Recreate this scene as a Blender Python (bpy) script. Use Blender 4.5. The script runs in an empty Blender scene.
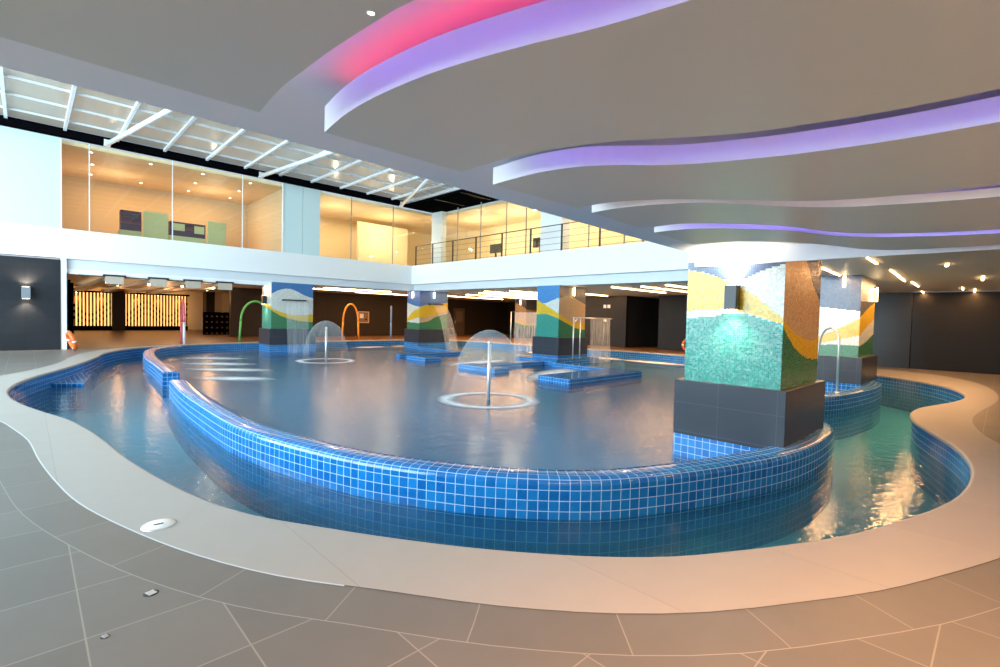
import bpy, bmesh, math, random
from mathutils import Vector, Matrix
from mathutils.geometry import tessellate_polygon
random.seed(7)
S = bpy.context.scene
COL = S.collection
PI = math.pi

# ------------------------------------------------------------------ camera
def set_camera():
    f, yaw, p, r, h = 489.7, 0.80068, 0.032863, 0.023981, 1.6
    fw = Vector((math.cos(yaw)*math.cos(p), math.sin(yaw)*math.cos(p), -math.sin(p)))
    ri = Vector((math.sin(yaw), -math.cos(yaw), 0))
    up = ri.cross(fw)
    r2 = math.cos(r)*ri + math.sin(r)*up
    u2 = -math.sin(r)*ri + math.cos(r)*up
    cd = bpy.data.cameras.new('camera'); co = bpy.data.objects.new('camera', cd)
    COL.objects.link(co)
    M = Matrix((r2, u2, -fw)).transposed().to_4x4(); M.translation = (0, 0, h)
    co.matrix_world = M
    cd.sensor_width = 36; cd.lens = f/1000*36; cd.clip_start = 0.02; cd.clip_end = 300
    S.camera = co
set_camera()
# ------------------------------------------------------------------ world, daylight, exposure
w = bpy.data.worlds.new('world'); S.world = w; w.use_nodes = True
bg = w.node_tree.nodes['Background']
bg.inputs['Color'].default_value = (0.70, 0.83, 1.0, 1); bg.inputs['Strength'].default_value = 0.5
S.view_settings.view_transform = 'Standard'; S.view_settings.look = 'None'
S.view_settings.gamma = 1; S.view_settings.use_curve_mapping = False
S.view_settings.exposure = 0.75
def area(name, loc, target, sx, sy, power, color):
    l = bpy.data.lights.new(name, 'AREA'); l.shape = 'RECTANGLE'; l.size = sx; l.size_y = sy
    l.energy = power; l.color = color
    o = bpy.data.objects.new(name, l); COL.objects.link(o); o.location = loc
    d = Vector(target)-Vector(loc); o.rotation_euler = d.to_track_quat('-Z', 'Y').to_euler()
    return o
def spot(name, loc, target, power, color, angle=100, blend=0.6, size=0.05):
    l = bpy.data.lights.new(name, 'SPOT'); l.energy = power; l.color = color
    l.spot_size = math.radians(angle); l.spot_blend = blend; l.shadow_soft_size = size
    o = bpy.data.objects.new(name, l); COL.objects.link(o); o.location = loc
    d = Vector(target)-Vector(loc); o.rotation_euler = d.to_track_quat('-Z', 'Y').to_euler()
    return o
def point(name, loc, power, color, size=0.05):
    l = bpy.data.lights.new(name, 'POINT'); l.energy = power; l.color = color; l.shadow_soft_size = size
    o = bpy.data.objects.new(name, l); COL.objects.link(o); o.location = loc
    return o
COOL = (0.74, 0.89, 1.0); WARM = (1.0, 0.49, 0.18); WARMW = (1.0, 0.80, 0.56)
# sky light through the skylight and through the glazed left side of the atrium
area('skylight_daylight', (4, 14, 9.6), (4, 14, 0), 22, 20, 4200, COOL)
area('window_daylight', (-10.5, 13, 4.4), (10, 13, 2.6), 20, 7, 5400, COOL)

# ------------------------------------------------------------------ helpers
def lin(c):
    return tuple((x/12.92 if x <= 0.04045 else ((x+0.055)/1.055)**2.4) for x in c)
def rgb(r, g, b): return lin((r/255, g/255, b/255)) + (1,)

class MB:
    """collects geometry with metre UVs, builds ONE mesh object"""
    def __init__(s):
        s.v = []; s.f = []; s.uv = []; s.mi = []; s.sm = []
    def face(s, pts, uvs, mi=0, smooth=False):
        n = len(s.v); s.v += [tuple(p) for p in pts]; s.f.append(tuple(range(n, n+len(pts))))
        s.uv.append([tuple(u) for u in uvs]); s.mi.append(mi); s.sm.append(smooth)
    def flat(s, pts, mi=0):
        p = [Vector(q) for q in pts]
        n = (p[1]-p[0]).cross(p[2]-p[1])
        a = [abs(c) for c in n]
        if a[2] >= a[0] and a[2] >= a[1]: uv = [(q.x, q.y) for q in p]
        elif a[0] >= a[1]: uv = [(q.y, q.z) for q in p]
        else: uv = [(q.x, q.z) for q in p]
        s.face(p, uv, mi)
    def box(s, a, b, mi=0, M=None):
        x0, y0, z0 = a; x1, y1, z1 = b
        P = [(x0,y0,z0),(x1,y0,z0),(x1,y1,z0),(x0,y1,z0),(x0,y0,z1),(x1,y0,z1),(x1,y1,z1),(x0,y1,z1)]
        Q = [(M @ Vector(p)) if M else Vector(p) for p in P]
        for f in ((3,2,1,0),(4,5,6,7),(0,1,5,4),(1,2,6,5),(2,3,7,6),(3,0,4,7)):
            pp = [P[i] for i in f]
            p = [Vector(q) for q in pp]; n = (p[1]-p[0]).cross(p[2]-p[1])
            if abs(n.z) > 1e-9: uv = [(q.x, q.y) for q in p]
            elif abs(n.x) > 1e-9: uv = [(q.y, q.z) for q in p]
            else: uv = [(q.x, q.z) for q in p]
            s.face([Q[i] for i in f], uv, mi)
        return s
    def tube(s, path, r, n=10, caps=True, mi=0):
        path = [Vector(p) for p in path]; rings = []; L = 0; Ls = []
        rr = r if isinstance(r, (list, tuple)) else [r]*len(path)
        prev = None
        for i, p in enumerate(path):
            t = (path[min(i+1, len(path)-1)] - path[max(i-1, 0)]).normalized()
            if prev is None:
                a = Vector((0,0,1)) if abs(t.z) < 0.9 else Vector((1,0,0))
                u = t.cross(a).normalized()
            else:
                u = (prev - t*prev.dot(t)).normalized()
            prev = u; v = t.cross(u)
            rings.append([p + rr[i]*(math.cos(2*PI*k/n)*u + math.sin(2*PI*k/n)*v) for k in range(n)])
            if i: L += (p-path[i-1]).length
            Ls.append(L)
        for i in range(len(path)-1):
            for k in range(n):
                k2 = (k+1) % n
                s.face([rings[i][k], rings[i][k2], rings[i+1][k2], rings[i+1][k]],
                       [(k/n, Ls[i]), ((k+1)/n, Ls[i]), ((k+1)/n, Ls[i+1]), (k/n, Ls[i+1])], mi, True)
        if caps:
            s.face(rings[0][::-1], [(0,0)]*n, mi); s.face(rings[-1], [(0,0)]*n, mi)
        return s
    def lathe(s, prof, c=(0,0,0), n=48, mi=0, smooth=True):
        L = [0]
        for i in range(1, len(prof)): L.append(L[-1] + math.hypot(prof[i][0]-prof[i-1][0], prof[i][1]-prof[i-1][1]))
        for i in range(len(prof)-1):
            for k in range(n):
                a0 = 2*PI*k/n; a1 = 2*PI*(k+1)/n
                def P(j, a): return (c[0]+prof[j][0]*math.cos(a), c[1]+prof[j][0]*math.sin(a), c[2]+prof[j][1])
                pts = [P(i,a0), P(i,a1), P(i+1,a1), P(i+1,a0)]
                uv = [(k/n,L[i]),((k+1)/n,L[i]),((k+1)/n,L[i+1]),(k/n,L[i+1])]
                if prof[i][0] < 1e-6: pts = [pts[0], pts[2], pts[3]]; uv = [uv[0], uv[2], uv[3]]
                elif prof[i+1][0] < 1e-6: pts = pts[:3]; uv = uv[:3]
                s.face(pts, uv, mi, smooth)
        return s
    def poly(s, outer, holes, z, mi=0, up=True):
        loops = [[Vector((p[0], p[1], 0)) for p in outer]] + [[Vector((p[0], p[1], 0)) for p in h] for h in holes]
        pts = [p for l in loops for p in l]
        for t in tessellate_polygon(loops):
            q = [pts[i] for i in t]
            nz = (q[1]-q[0]).cross(q[2]-q[1]).z
            if abs(nz) < 1e-12: continue
            if (nz < 0) == up: q = q[::-1]
            s.face([(p.x, p.y, z) for p in q], [(p.x, p.y) for p in q], mi)
        return s
    def prism(s, outer, z0, z1, mi=0, holes=(), bottom=True, top=True, side_mi=None):
        if top: s.poly(outer, holes, z1, mi, True)
        if bottom: s.poly(outer, holes, z0, mi, False)
        for lp in [outer]+list(holes):
            L = 0
            ar = sum(lp[i][0]*lp[(i+1) % len(lp)][1]-lp[(i+1) % len(lp)][0]*lp[i][1] for i in range(len(lp)))
            hole = lp is not outer
            for i in range(len(lp)):
                a, b = lp[i], lp[(i+1) % len(lp)]; d = math.hypot(b[0]-a[0], b[1]-a[1])
                q = [(a[0],a[1],z0),(b[0],b[1],z0),(b[0],b[1],z1),(a[0],a[1],z1)]
                uv = [(L,z0),(L+d,z0),(L+d,z1),(L,z1)]
                if (ar < 0) != hole: q = q[::-1]; uv = uv[::-1]
                s.face(q, uv, mi if side_mi is None else side_mi); L += d
        return s
    def sweep(s, path, prof, closed=False, mi=0, caps=True, side=1):
        """prof: (offset to the left of the path * side, z)"""
        n = len(path); nor = []
        for i in range(n):
            if closed: a, b = path[i-1], path[(i+1) % n]
            else: a, b = path[max(i-1,0)], path[min(i+1,n-1)]
            t = Vector((b[0]-a[0], b[1]-a[1])).normalized(); nor.append((-t.y*side, t.x*side))
        V = [0]
        for i in range(1, len(prof)): V.append(V[-1]+math.hypot(prof[i][0]-prof[i-1][0], prof[i][1]-prof[i-1][1]))
        R = [[(path[i][0]+nor[i][0]*o, path[i][1]+nor[i][1]*o, z) for o, z in prof] for i in range(n)]
        L = 0
        for i in range(n if closed else n-1):
            j = (i+1) % n; d = math.hypot(path[j][0]-path[i][0], path[j][1]-path[i][1])
            for k in range(len(prof)-1):
                q = [R[i][k], R[j][k], R[j][k+1], R[i][k+1]]; uv = [(L,V[k]),(L+d,V[k]),(L+d,V[k+1]),(L,V[k+1])]
                if side < 0: q = q[::-1]; uv = uv[::-1]
                s.face(q, uv, mi, True)
            L += d
        if caps and not closed:
            for r, rv in ((R[0], side > 0), (R[-1], side < 0)):
                q = r[::-1] if rv else r
                s.face(q, [(math.hypot(p[0]-r[0][0], p[1]-r[0][1]), p[2]) for p in q], mi)
        return s
    def build(s, name, mats, parent=None, bevel=0, merge=True):
        me = bpy.data.meshes.new(name); me.from_pydata(s.v, [], s.f)
        ul = me.uv_layers.new(name='UVMap'); k = 0
        for fi, f in enumerate(s.f):
            for j in range(len(f)): ul.data[k].uv = s.uv[fi][j]; k += 1
        if not isinstance(mats, (list, tuple)): mats = [mats]
        for m in mats: me.materials.append(m)
        for i, p in enumerate(me.polygons): p.material_index = s.mi[i]; p.use_smooth = s.sm[i]
        if merge:
            b = bmesh.new(); b.from_mesh(me); bmesh.ops.remove_doubles(b, verts=b.verts, dist=1e-5); b.to_mesh(me); b.free()
        o = bpy.data.objects.new(name, me); COL.objects.link(o)
        if parent: o.parent = parent; o.matrix_parent_inverse = parent.matrix_world.inverted() if False else Matrix.Identity(4)
        if bevel:
            m = o.modifiers.new('bevel', 'BEVEL'); m.width = bevel; m.segments = 2; m.limit_method = 'ANGLE'
        return o

def tag(o, label, cat, group=None, kind=None):
    if label: o['label'] = label
    if cat: o['category'] = cat
    if group: o['group'] = group
    if kind: o['kind'] = kind
    return o
def thing(name, label, cat, loc=(0,0,0), rz=0, group=None):
    o = bpy.data.objects.new(name, None); COL.objects.link(o); o.empty_display_size = 0.1
    o.location = loc; o.rotation_euler = (0,0,rz)
    return tag(o, label, cat, group)
def struct(o): o['kind'] = 'structure'; return o
def copy_tree(o, loc, rz=None, label=None, parent=None):
    c = o.copy(); COL.objects.link(c)
    if parent: c.parent = parent
    else:
        c.location = loc
        if rz is not None: c.rotation_euler = (0,0,rz)
        if label: c['label'] = label
    for ch in list(o.children): copy_tree(ch, None, None, None, c)
    return c

def smooth(pts, closed=False, step=0.12):
    n = len(pts); out = []
    rng = range(n if closed else n-1)
    for i in rng:
        g = lambda k: pts[k % n] if closed else pts[max(0, min(n-1, k))]
        p0, p1, p2, p3 = [Vector(g(i+k)).to_2d() for k in (-1, 0, 1, 2)]
        d = (p2-p1).length; m = max(1, int(d/step))
        # centripetal style tangents
        d0 = max((p1-p0).length, 1e-6); d2 = max((p3-p2).length, 1e-6)
        t1 = (((p1-p0)/d0 + (p2-p1)/max(d,1e-6))*0.5)*d; t2 = (((p2-p1)/max(d,1e-6) + (p3-p2)/d2)*0.5)*d
        for k in range(m):
            t = k/m; t_2 = t*t; t_3 = t_2*t
            q = (2*t_3-3*t_2+1)*p1 + (t_3-2*t_2+t)*t1 + (-2*t_3+3*t_2)*p2 + (t_3-t_2)*t2
            out.append((q.x, q.y))
    if not closed: out.append(tuple(pts[-1][:2]))
    return out
def resample(pts, it=2):
    for _ in range(it):
        pts = [pts[0]] + [((pts[i-1][0]+2*pts[i][0]+pts[i+1][0])/4, (pts[i-1][1]+2*pts[i][1]+pts[i+1][1])/4) for i in range(1, len(pts)-1)] + [pts[-1]]
    return pts

# ------------------------------------------------------------------ materials
class NT:
    def __init__(s, name):
        s.m = bpy.data.materials.new(name); s.m.use_nodes = True; s.t = s.m.node_tree
        for n in list(s.t.nodes): s.t.nodes.remove(n)
        s.out = s.t.nodes.new('ShaderNodeOutputMaterial')
    def n(s, typ, ins=None, **kw):
        o = s.t.nodes.new(typ)
        for k, v in kw.items(): setattr(o, k, v)
        for k, v in (ins or {}).items(): s.set(o.inputs[k], v)
        return o
    def set(s, sock, v):
        if isinstance(v, bpy.types.NodeSocket): s.t.links.new(v, sock)
        elif isinstance(v, bpy.types.Node): s.t.links.new(v.outputs[0], sock)
        else: sock.default_value = v
    def math(s, op, a, b=0.0, c=0.0, clamp=False):
        o = s.t.nodes.new('ShaderNodeMath'); o.operation = op; o.use_clamp = clamp
        s.set(o.inputs[0], a); s.set(o.inputs[1], b); s.set(o.inputs[2], c); return o.outputs[0]
    def mix(s, fac, a, b, blend='MIX'):
        o = s.t.nodes.new('ShaderNodeMix'); o.data_type = 'RGBA'; o.blend_type = blend
        s.set(o.inputs[0], fac); s.set(o.inputs[6], a); s.set(o.inputs[7], b); return o.outputs[2]
    def bsdf(s, **ins):
        o = s.t.nodes.new('ShaderNodeBsdfPrincipled')
        for k, v in ins.items(): s.set(o.inputs[k.replace('_', ' ')], v)
        s.t.links.new(o.outputs[0], s.out.inputs[0]); return o
    def uv(s): return s.n('ShaderNodeUVMap', uv_map='UVMap').outputs[0]
    def obj(s): return s.n('ShaderNodeTexCoord').outputs['Object']
    def geo(s): return s.n('ShaderNodeNewGeometry').outputs['Position']
    def noise(s, vec, scale, detail=3, rough=0.5, out=0):
        o = s.n('ShaderNodeTexNoise', {'Scale': scale, 'Detail': detail, 'Roughness': rough})
        if vec is not None: s.set(o.inputs['Vector'], vec)
        return o.outputs[out]
    def xyz(s, vec):
        o = s.n('ShaderNodeSeparateXYZ', {0: vec}); return o.outputs
    def comb(s, x, y, z=0.0): return s.n('ShaderNodeCombineXYZ', {0: x, 1: y, 2: z}).outputs[0]
    def bump(s, h, strength=0.3, dist=0.01): return s.n('ShaderNodeBump', {'Height': h, 'Strength': strength, 'Distance': dist}).outputs[0]
    def scale(s, vec, sx, sy, sz=1.0):
        return s.n('ShaderNodeVectorMath', {0: vec, 1: (sx, sy, sz)}, operation='MULTIPLY').outputs[0]

def plain(name, col, rough=0.5, metal=0.0, noise=0.0, nscale=4.0, bump=0.0, spec=0.5, emit=None, estr=0.0):
    t = NT(name); c = col
    vec = t.geo()
    if noise:
        f = t.noise(vec, nscale, 5, 0.6)
        c = t.mix(f, tuple(x*(1-noise) for x in col[:3])+(1,), tuple(min(1, x*(1+noise)) for x in col[:3])+(1,))
    kw = dict(Base_Color=c, Roughness=rough, Metallic=metal, Specular_IOR_Level=spec)
    if bump: kw['Normal'] = t.bump(t.noise(vec, nscale*12, 4, 0.6), bump, 0.004)
    if emit: kw['Emission_Color'] = emit; kw['Emission_Strength'] = estr
    t.bsdf(**kw); return t.m
def emis(name, col, s):
    t = NT(name); e = t.n('ShaderNodeEmission', {'Color': col, 'Strength': s}); t.t.links.new(e.outputs[0], t.out.inputs[0]); return t.m

def grid_mask(t, u, v, size, gw):
    """1 on the grout lines of a square grid"""
    def line(x):
        f = t.math('FRACT', t.math('DIVIDE', x, size))
        d = t.math('MINIMUM', f, t.math('SUBTRACT', 1.0, f))
        return t.math('LESS_THAN', d, gw)
    return t.math('MAXIMUM', line(u), line(v))
def cell_rand(t, u, v, size):
    cu = t.math('FLOOR', t.math('DIVIDE', u, size)); cv = t.math('FLOOR', t.math('DIVIDE', v, size))
    return t.n('ShaderNodeTexWhiteNoise', {'Vector': t.comb(cu, cv, 0.0)}, noise_dimensions='3D').outputs[0]

def tile_mat(name, ca, cb, grout, size, gw=0.035, rough=0.12, off=(0, 0)):
    t = NT(name); u, v, _ = t.xyz(t.uv())
    u = t.math('ADD', u, off[0]); v = t.math('ADD', v, off[1])
    g = grid_mask(t, u, v, size, gw); r = cell_rand(t, u, v, size)
    cloud = t.noise(t.comb(u, v), 14.0, 3, 0.6)
    c = t.mix(t.math('ADD', t.math('MULTIPLY', r, 0.6), t.math('MULTIPLY', cloud, 0.5), clamp=True), ca, cb)
    c = t.mix(g, c, grout)
    rg = t.math('ADD', t.math('MULTIPLY', g, 0.5), rough)
    t.bsdf(Base_Color=c, Roughness=rg, Normal=t.bump(t.math('SUBTRACT', 1.0, g), 0.25, 0.004)); return t.m
BLUE = tile_mat('blue pool tile', rgb(8, 80, 148), rgb(28, 124, 194), rgb(150, 190, 225), 0.105)
def slab_mat(name, col, size=(0.57, 0.57), off=(0.2, 0.18), joint=rgb(150,142,132), gw=0.0038, use_uv=False, rough=0.42, var=0.10):
    t = NT(name)
    u, v, _ = t.xyz(t.uv())
    fu = t.math('SUBTRACT', u, off[0]); fv = t.math('SUBTRACT', v, off[1])
    def line(x, s):
        f = t.math('FRACT', t.math('DIVIDE', x, s)); d = t.math('MINIMUM', f, t.math('SUBTRACT', 1.0, f))
        return t.math('LESS_THAN', d, gw/s)
    g = line(fu, size[0])
    if size[1]: g = t.math('MAXIMUM', g, line(fv, size[1]))
    cu = t.math('FLOOR', t.math('DIVIDE', fu, size[0])); cv = t.math('FLOOR', t.math('DIVIDE', fv, size[1] or 10.0))
    r = t.n('ShaderNodeTexWhiteNoise', {'Vector': t.comb(cu, cv)}, noise_dimensions='3D').outputs[0]
    n1 = t.noise(t.geo(), 3.0, 6, 0.65); n2 = t.noise(t.geo(), 160.0, 2, 0.5)
    k = t.math('ADD', t.math('MULTIPLY', r, 0.35), t.math('ADD', t.math('MULTIPLY', n1, 0.5), t.math('MULTIPLY', n2, 0.3)), clamp=True)
    c = t.mix(k, tuple(x*(1-var*1.6) for x in col[:3])+(1,), tuple(x*(1+var*1.6) for x in col[:3])+(1,))
    c = t.mix(g, c, joint)
    t.bsdf(Base_Color=c, Roughness=rough, Normal=t.bump(t.math('ADD', n2, t.math('MULTIPLY', g, -1.0)), 0.12, 0.003)); return t.m
STONE = slab_mat('grey stone paving', (0.158, 0.145, 0.135, 1), var=0.14)
STONEB = slab_mat('grey stone border paving', (0.158, 0.145, 0.135, 1), var=0.14, size=(0.75, 0), off=(0.3, 0), gw=0.0035, joint=rgb(150,142,132))
COPE = slab_mat('pale granite coping', (0.365, 0.34, 0.32, 1), size=(1.2, 0), joint=rgb(150,142,134), gw=0.003, rough=0.5, var=0.07)
def wood_mat(name, a, b, plank=0.14, axis=1, rough=0.35):
    t = NT(name); u, v, _ = t.xyz(t.uv())
    x, y = (u, v) if axis == 1 else (v, u)
    r = t.n('ShaderNodeTexWhiteNoise', {'Vector': t.comb(t.math('FLOOR', t.math('DIVIDE', y, plank)), 0.0)}, noise_dimensions='3D').outputs[0]
    gr = t.noise(t.comb(t.math('MULTIPLY', x, 1.2), t.math('MULTIPLY', y, 30.0), t.math('MULTIPLY', r, 40.0)), 1.0, 4, 0.6)
    f = t.math('FRACT', t.math('DIVIDE', y, plank)); g = t.math('LESS_THAN', f, 0.05)
    c = t.mix(t.math('ADD', t.math('MULTIPLY', r, 0.6), t.math('MULTIPLY', gr, 0.5), clamp=True), a, b)
    c = t.mix(g, c, (0.02, 0.012, 0.008, 1))
    t.bsdf(Base_Color=c, Roughness=rough); return t.m
TIMBER = wood_mat('brown timber deck', (0.11, 0.050, 0.020, 1), (0.26, 0.13, 0.055, 1), 0.2)
TAN = slab_mat('tan stone paving', (0.30, 0.22, 0.15, 1), joint=rgb(120,95,70))
SLATW = wood_mat('pale oak slat', (0.45, 0.24, 0.09, 1), (0.62, 0.36, 0.15, 1), 0.3, 2)
def bigtile(name, col, sx=1.2, sy=0.6, rough=0.35, var=0.2, dark=0.5):
    t = NT(name); u, v, _ = t.xyz(t.uv())
    def line(x, s):
        f = t.math('FRACT', t.math('DIVIDE', x, s)); d = t.math('MINIMUM', f, t.math('SUBTRACT', 1.0, f))
        return t.math('LESS_THAN', d, 0.004/s)
    g = t.math('MAXIMUM', line(u, sx), line(v, sy))
    r = t.n('ShaderNodeTexWhiteNoise', {'Vector': t.comb(t.math('FLOOR', t.math('DIVIDE', u, sx)), t.math('FLOOR', t.math('DIVIDE', v, sy)))}, noise_dimensions='3D').outputs[0]
    n1 = t.noise(t.geo(), 2.5, 5, 0.6)
    k = t.math('ADD', t.math('MULTIPLY', r, 0.5), t.math('MULTIPLY', n1, 0.6), clamp=True)
    c = t.mix(k, tuple(x*(1-var) for x in col[:3])+(1,), tuple(x*(1+var) for x in col[:3])+(1,))
    c = t.mix(g, c, tuple(x*dark for x in col[:3])+(1,))
    t.bsdf(Base_Color=c, Roughness=rough, Specular_IOR_Level=0.22); return t.m
DARKWALL = bigtile('charcoal wall tile', (0.022, 0.024, 0.029, 1))
BROWNWALL = bigtile('dark brown wall panel', (0.030, 0.020, 0.013, 1), 1.5, 3.2, 0.5)
PEDEST = bigtile('dark slate pedestal tile', (0.040, 0.045, 0.058, 1), 0.75, 0.42, 0.3, 0.15, 1.8)
WHITE = plain('white paint', (0.87, 0.88, 0.88, 1), 0.5)
CEIL = plain('satin ceiling paint', (0.65, 0.70, 0.68, 1), 0.36, noise=0.03, nscale=1.2)
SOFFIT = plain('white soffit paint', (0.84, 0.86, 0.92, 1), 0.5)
FASC = plain('white panel edge', (0.82, 0.82, 0.84, 1), 0.45)
BLACK = plain('black painted steel', (0.003, 0.003, 0.004, 1), 0.7, spec=0.0)
DKMETAL = plain('dark grey metal', (0.045, 0.047, 0.052, 1), 0.45, 0.6)
STEEL = plain('brushed stainless steel', (0.80, 0.80, 0.80, 1), 0.35, 0.75)
ALU = plain('white aluminium', (0.75, 0.79, 0.82, 1), 0.4)
AQUA = plain('aqua frosted panel', (0.62, 0.77, 0.78, 1), 0.25)
YELLOWW = plain('warm cream wall', (0.78, 0.62, 0.36, 1), 0.6)
CREAMW = plain('beige room wall', (0.60, 0.48, 0.31, 1), 0.6)
LIMEG = plain('pale green panel', (0.50, 0.58, 0.30, 1), 0.5)
PURP = plain('dark plum box', (0.05, 0.022, 0.05, 1), 0.5)
ORANGE = plain('orange plastic', (0.80, 0.16, 0.03, 1), 0.4)
def glass_mat(name, tint, spec=0.10, rough=0.02, ior=1.35):
    t = NT(name)
    fr = t.n('ShaderNodeFresnel', {'IOR': ior}).outputs[0]
    tr = t.n('ShaderNodeBsdfTransparent', {'Color': tint}); gl = t.n('ShaderNodeBsdfGlossy', {'Color': (1,1,1,1), 'Roughness': rough})
    f = t.math('ADD', fr, spec, clamp=True)
    f = t.math('MULTIPLY', f, t.math('SUBTRACT', 1.0, t.n('ShaderNodeNewGeometry').outputs['Backfacing']))
    mx = t.n('ShaderNodeMixShader', {0: f, 1: tr.outputs[0], 2: gl.outputs[0]}); t.t.links.new(mx.outputs[0], t.out.inputs[0]); return t.m
GLASS = glass_mat('clear glazing', (0.93, 0.97, 0.96, 1), 0.03)
def skylight_mat():
    t = NT('skylight glazing')
    n = t.noise(t.geo(), 0.22, 3, 0.6)
    c = t.mix(n, rgb(155, 150, 142), rgb(190, 174, 152))  # grey-beige mottling paints the hazy interior reflection into the glass
    tr = t.n('ShaderNodeBsdfTransparent', {'Color': (0.9, 0.96, 1, 1)})
    df = t.n('ShaderNodeBsdfPrincipled', {'Base Color': c, 'Roughness': 0.15})
    tl = t.n('ShaderNodeBsdfTranslucent', {'Color': c})
    m1 = t.n('ShaderNodeMixShader', {0: 0.30, 1: df.outputs[0], 2: tl.outputs[0]})
    mx = t.n('ShaderNodeMixShader', {0: 0.82, 1: tr.outputs[0], 2: m1.outputs[0]}); t.t.links.new(mx.outputs[0], t.out.inputs[0]); return t.m
SKYG = skylight_mat()
def water_mat(name, tint, bscale, bstr, rough, refl=0.0, gain=1.0, silt=(0.1,0.4,0.5,1), cloud=0.3):
    t = NT(name); p = t.geo()
    h = t.math('ADD', t.noise(p, bscale, 3, 0.55), t.math('MULTIPLY', t.noise(p, bscale*3.7, 2, 0.5), 0.35))
    nor = t.bump(h, bstr, 0.05)
    fr = t.n('ShaderNodeFresnel', {'IOR': 1.33, 'Normal': nor}).outputs[0]
    tr0 = t.n('ShaderNodeBsdfTransparent', {'Color': tint}); df = t.n('ShaderNodeBsdfDiffuse', {'Color': silt})
    tr = t.n('ShaderNodeMixShader', {0: cloud, 1: tr0.outputs[0], 2: df.outputs[0]})
    gl = t.n('ShaderNodeBsdfGlossy', {'Color': (1,1,1,1), 'Roughness': rough, 'Normal': nor})
    f = t.math('ADD', t.math('MULTIPLY', fr, gain), refl, clamp=True)
    mx = t.n('ShaderNodeMixShader', {0: f, 1: tr.outputs[0], 2: gl.outputs[0]}); t.t.links.new(mx.outputs[0], t.out.inputs[0]); return t.m
WATER_R = water_mat('clear river water', (0.58, 0.80, 0.84, 1), 5.0, 0.17, 0.10, 0.0, 0.62, (0.04,0.25,0.42,1), 0.20)
WATER_P = water_mat('rippled pool water', (0.70, 0.88, 0.96, 1), 4.0, 0.20, 0.2, 0.0, 0.72, (0.05,0.16,0.27,1), 0.35)
def spray_mat(name, dens, streak=60.0, vlen=1.0, fall=None, foot=None, edge=0.5):
    """thin falling water: streaks along v, see-through"""
    t = NT(name); u, v, _ = t.xyz(t.uv())
    st = t.noise(t.comb(t.math('MULTIPLY', u, streak), t.math('MULTIPLY', v, 0.7)), 1.0, 3, 0.6)
    st = t.math('MULTIPLY', st, st)
    a = t.math('MULTIPLY', st, dens*3.0)
    if fall: a = t.math('MULTIPLY', a, t.math('SUBTRACT', 1.0, t.math('MULTIPLY', v, fall), clamp=True))
    lw = t.n('ShaderNodeLayerWeight', {'Blend': 0.3}).outputs['Facing']
    a = t.math('ADD', a, t.math('MULTIPLY', t.math('POWER', lw, 2.0), edge*dens), clamp=True)
    tr = t.n('ShaderNodeBsdfTransparent', {'Color': (1,1,1,1)})
    df = t.n('ShaderNodeBsdfPrincipled', {'Base Color': (0.85, 0.92, 0.97, 1), 'Roughness': 0.2})
    mx = t.n('ShaderNodeMixShader', {0: a, 1: tr.outputs[0], 2: df.outputs[0]}); t.t.links.new(mx.outputs[0], t.out.inputs[0]); return t.m
DOME = spray_mat('mushroom water film', 0.22, 90.0, fall=0.55, edge=1.0)
CURT = spray_mat('falling water curtain', 0.34, 55.0, edge=0.2)
SHEET = spray_mat('thin waterfall sheet', 0.26, 30.0, edge=0.2)
def foam_mat(name, dens, ring=False):
    t = NT(name); u, v, _ = t.xyz(t.uv())   # u,v in -1..1 of the patch; ring: u along, v across 0..1
    n = t.noise(t.geo(), 3.0, 4, 0.6)
    if ring:
        d = t.math('ABSOLUTE', t.math('SUBTRACT', t.math('MULTIPLY', v, 2.0), 1.0))
    else:
        d = t.math('SQRT', t.math('ADD', t.math('MULTIPLY', u, u), t.math('MULTIPLY', v, v)))
    f = t.math('SUBTRACT', 1.0, d, clamp=True)
    f = t.math('MULTIPLY', t.math('MULTIPLY', f, t.math('ADD', n, 0.45)), dens*1.6, clamp=True)
    tr = t.n('ShaderNodeBsdfTransparent', {'Color': (1,1,1,1)})
    df = t.n('ShaderNodeBsdfDiffuse', {'Color': (0.88, 0.93, 0.96, 1)})
    mx = t.n('ShaderNodeMixShader', {0: f, 1: tr.outputs[0], 2: df.outputs[0]}); t.t.links.new(mx.outputs[0], t.out.inputs[0]); return t.m
FOAM = foam_mat('white foam', 0.6); FOAMR = foam_mat('white foam ring', 0.55, True); FOAMB = foam_mat('bubbling white foam', 0.95)
POOLFLOOR_R = plain('river floor tile', (0.20, 0.72, 0.92, 1), 0.6, noise=0.15, nscale=0.6)
POOLFLOOR_P = plain('pool floor tile', (0.12, 0.42, 0.72, 1), 0.6, noise=0.25, nscale=0.5)
LAMPW = emis('warm lamp glass', (1.0, 0.70, 0.38, 1), 14)
LAMPD = emis('downlight lens', (1.0, 0.80, 0.52, 1), 12)
STRIPL = emis('warm strip diffuser', (1.0, 0.62, 0.28, 1), 14)
LEDRED = emis('red led tape', (1.0, 0.02, 0.06, 1), 4.5)
LEDPUR = emis('violet led tape', (0.24, 0.15, 1.0, 1), 13)
LEDWHT = emis('warm white led tape', (1.0, 0.72, 0.55, 1), 5)

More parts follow.
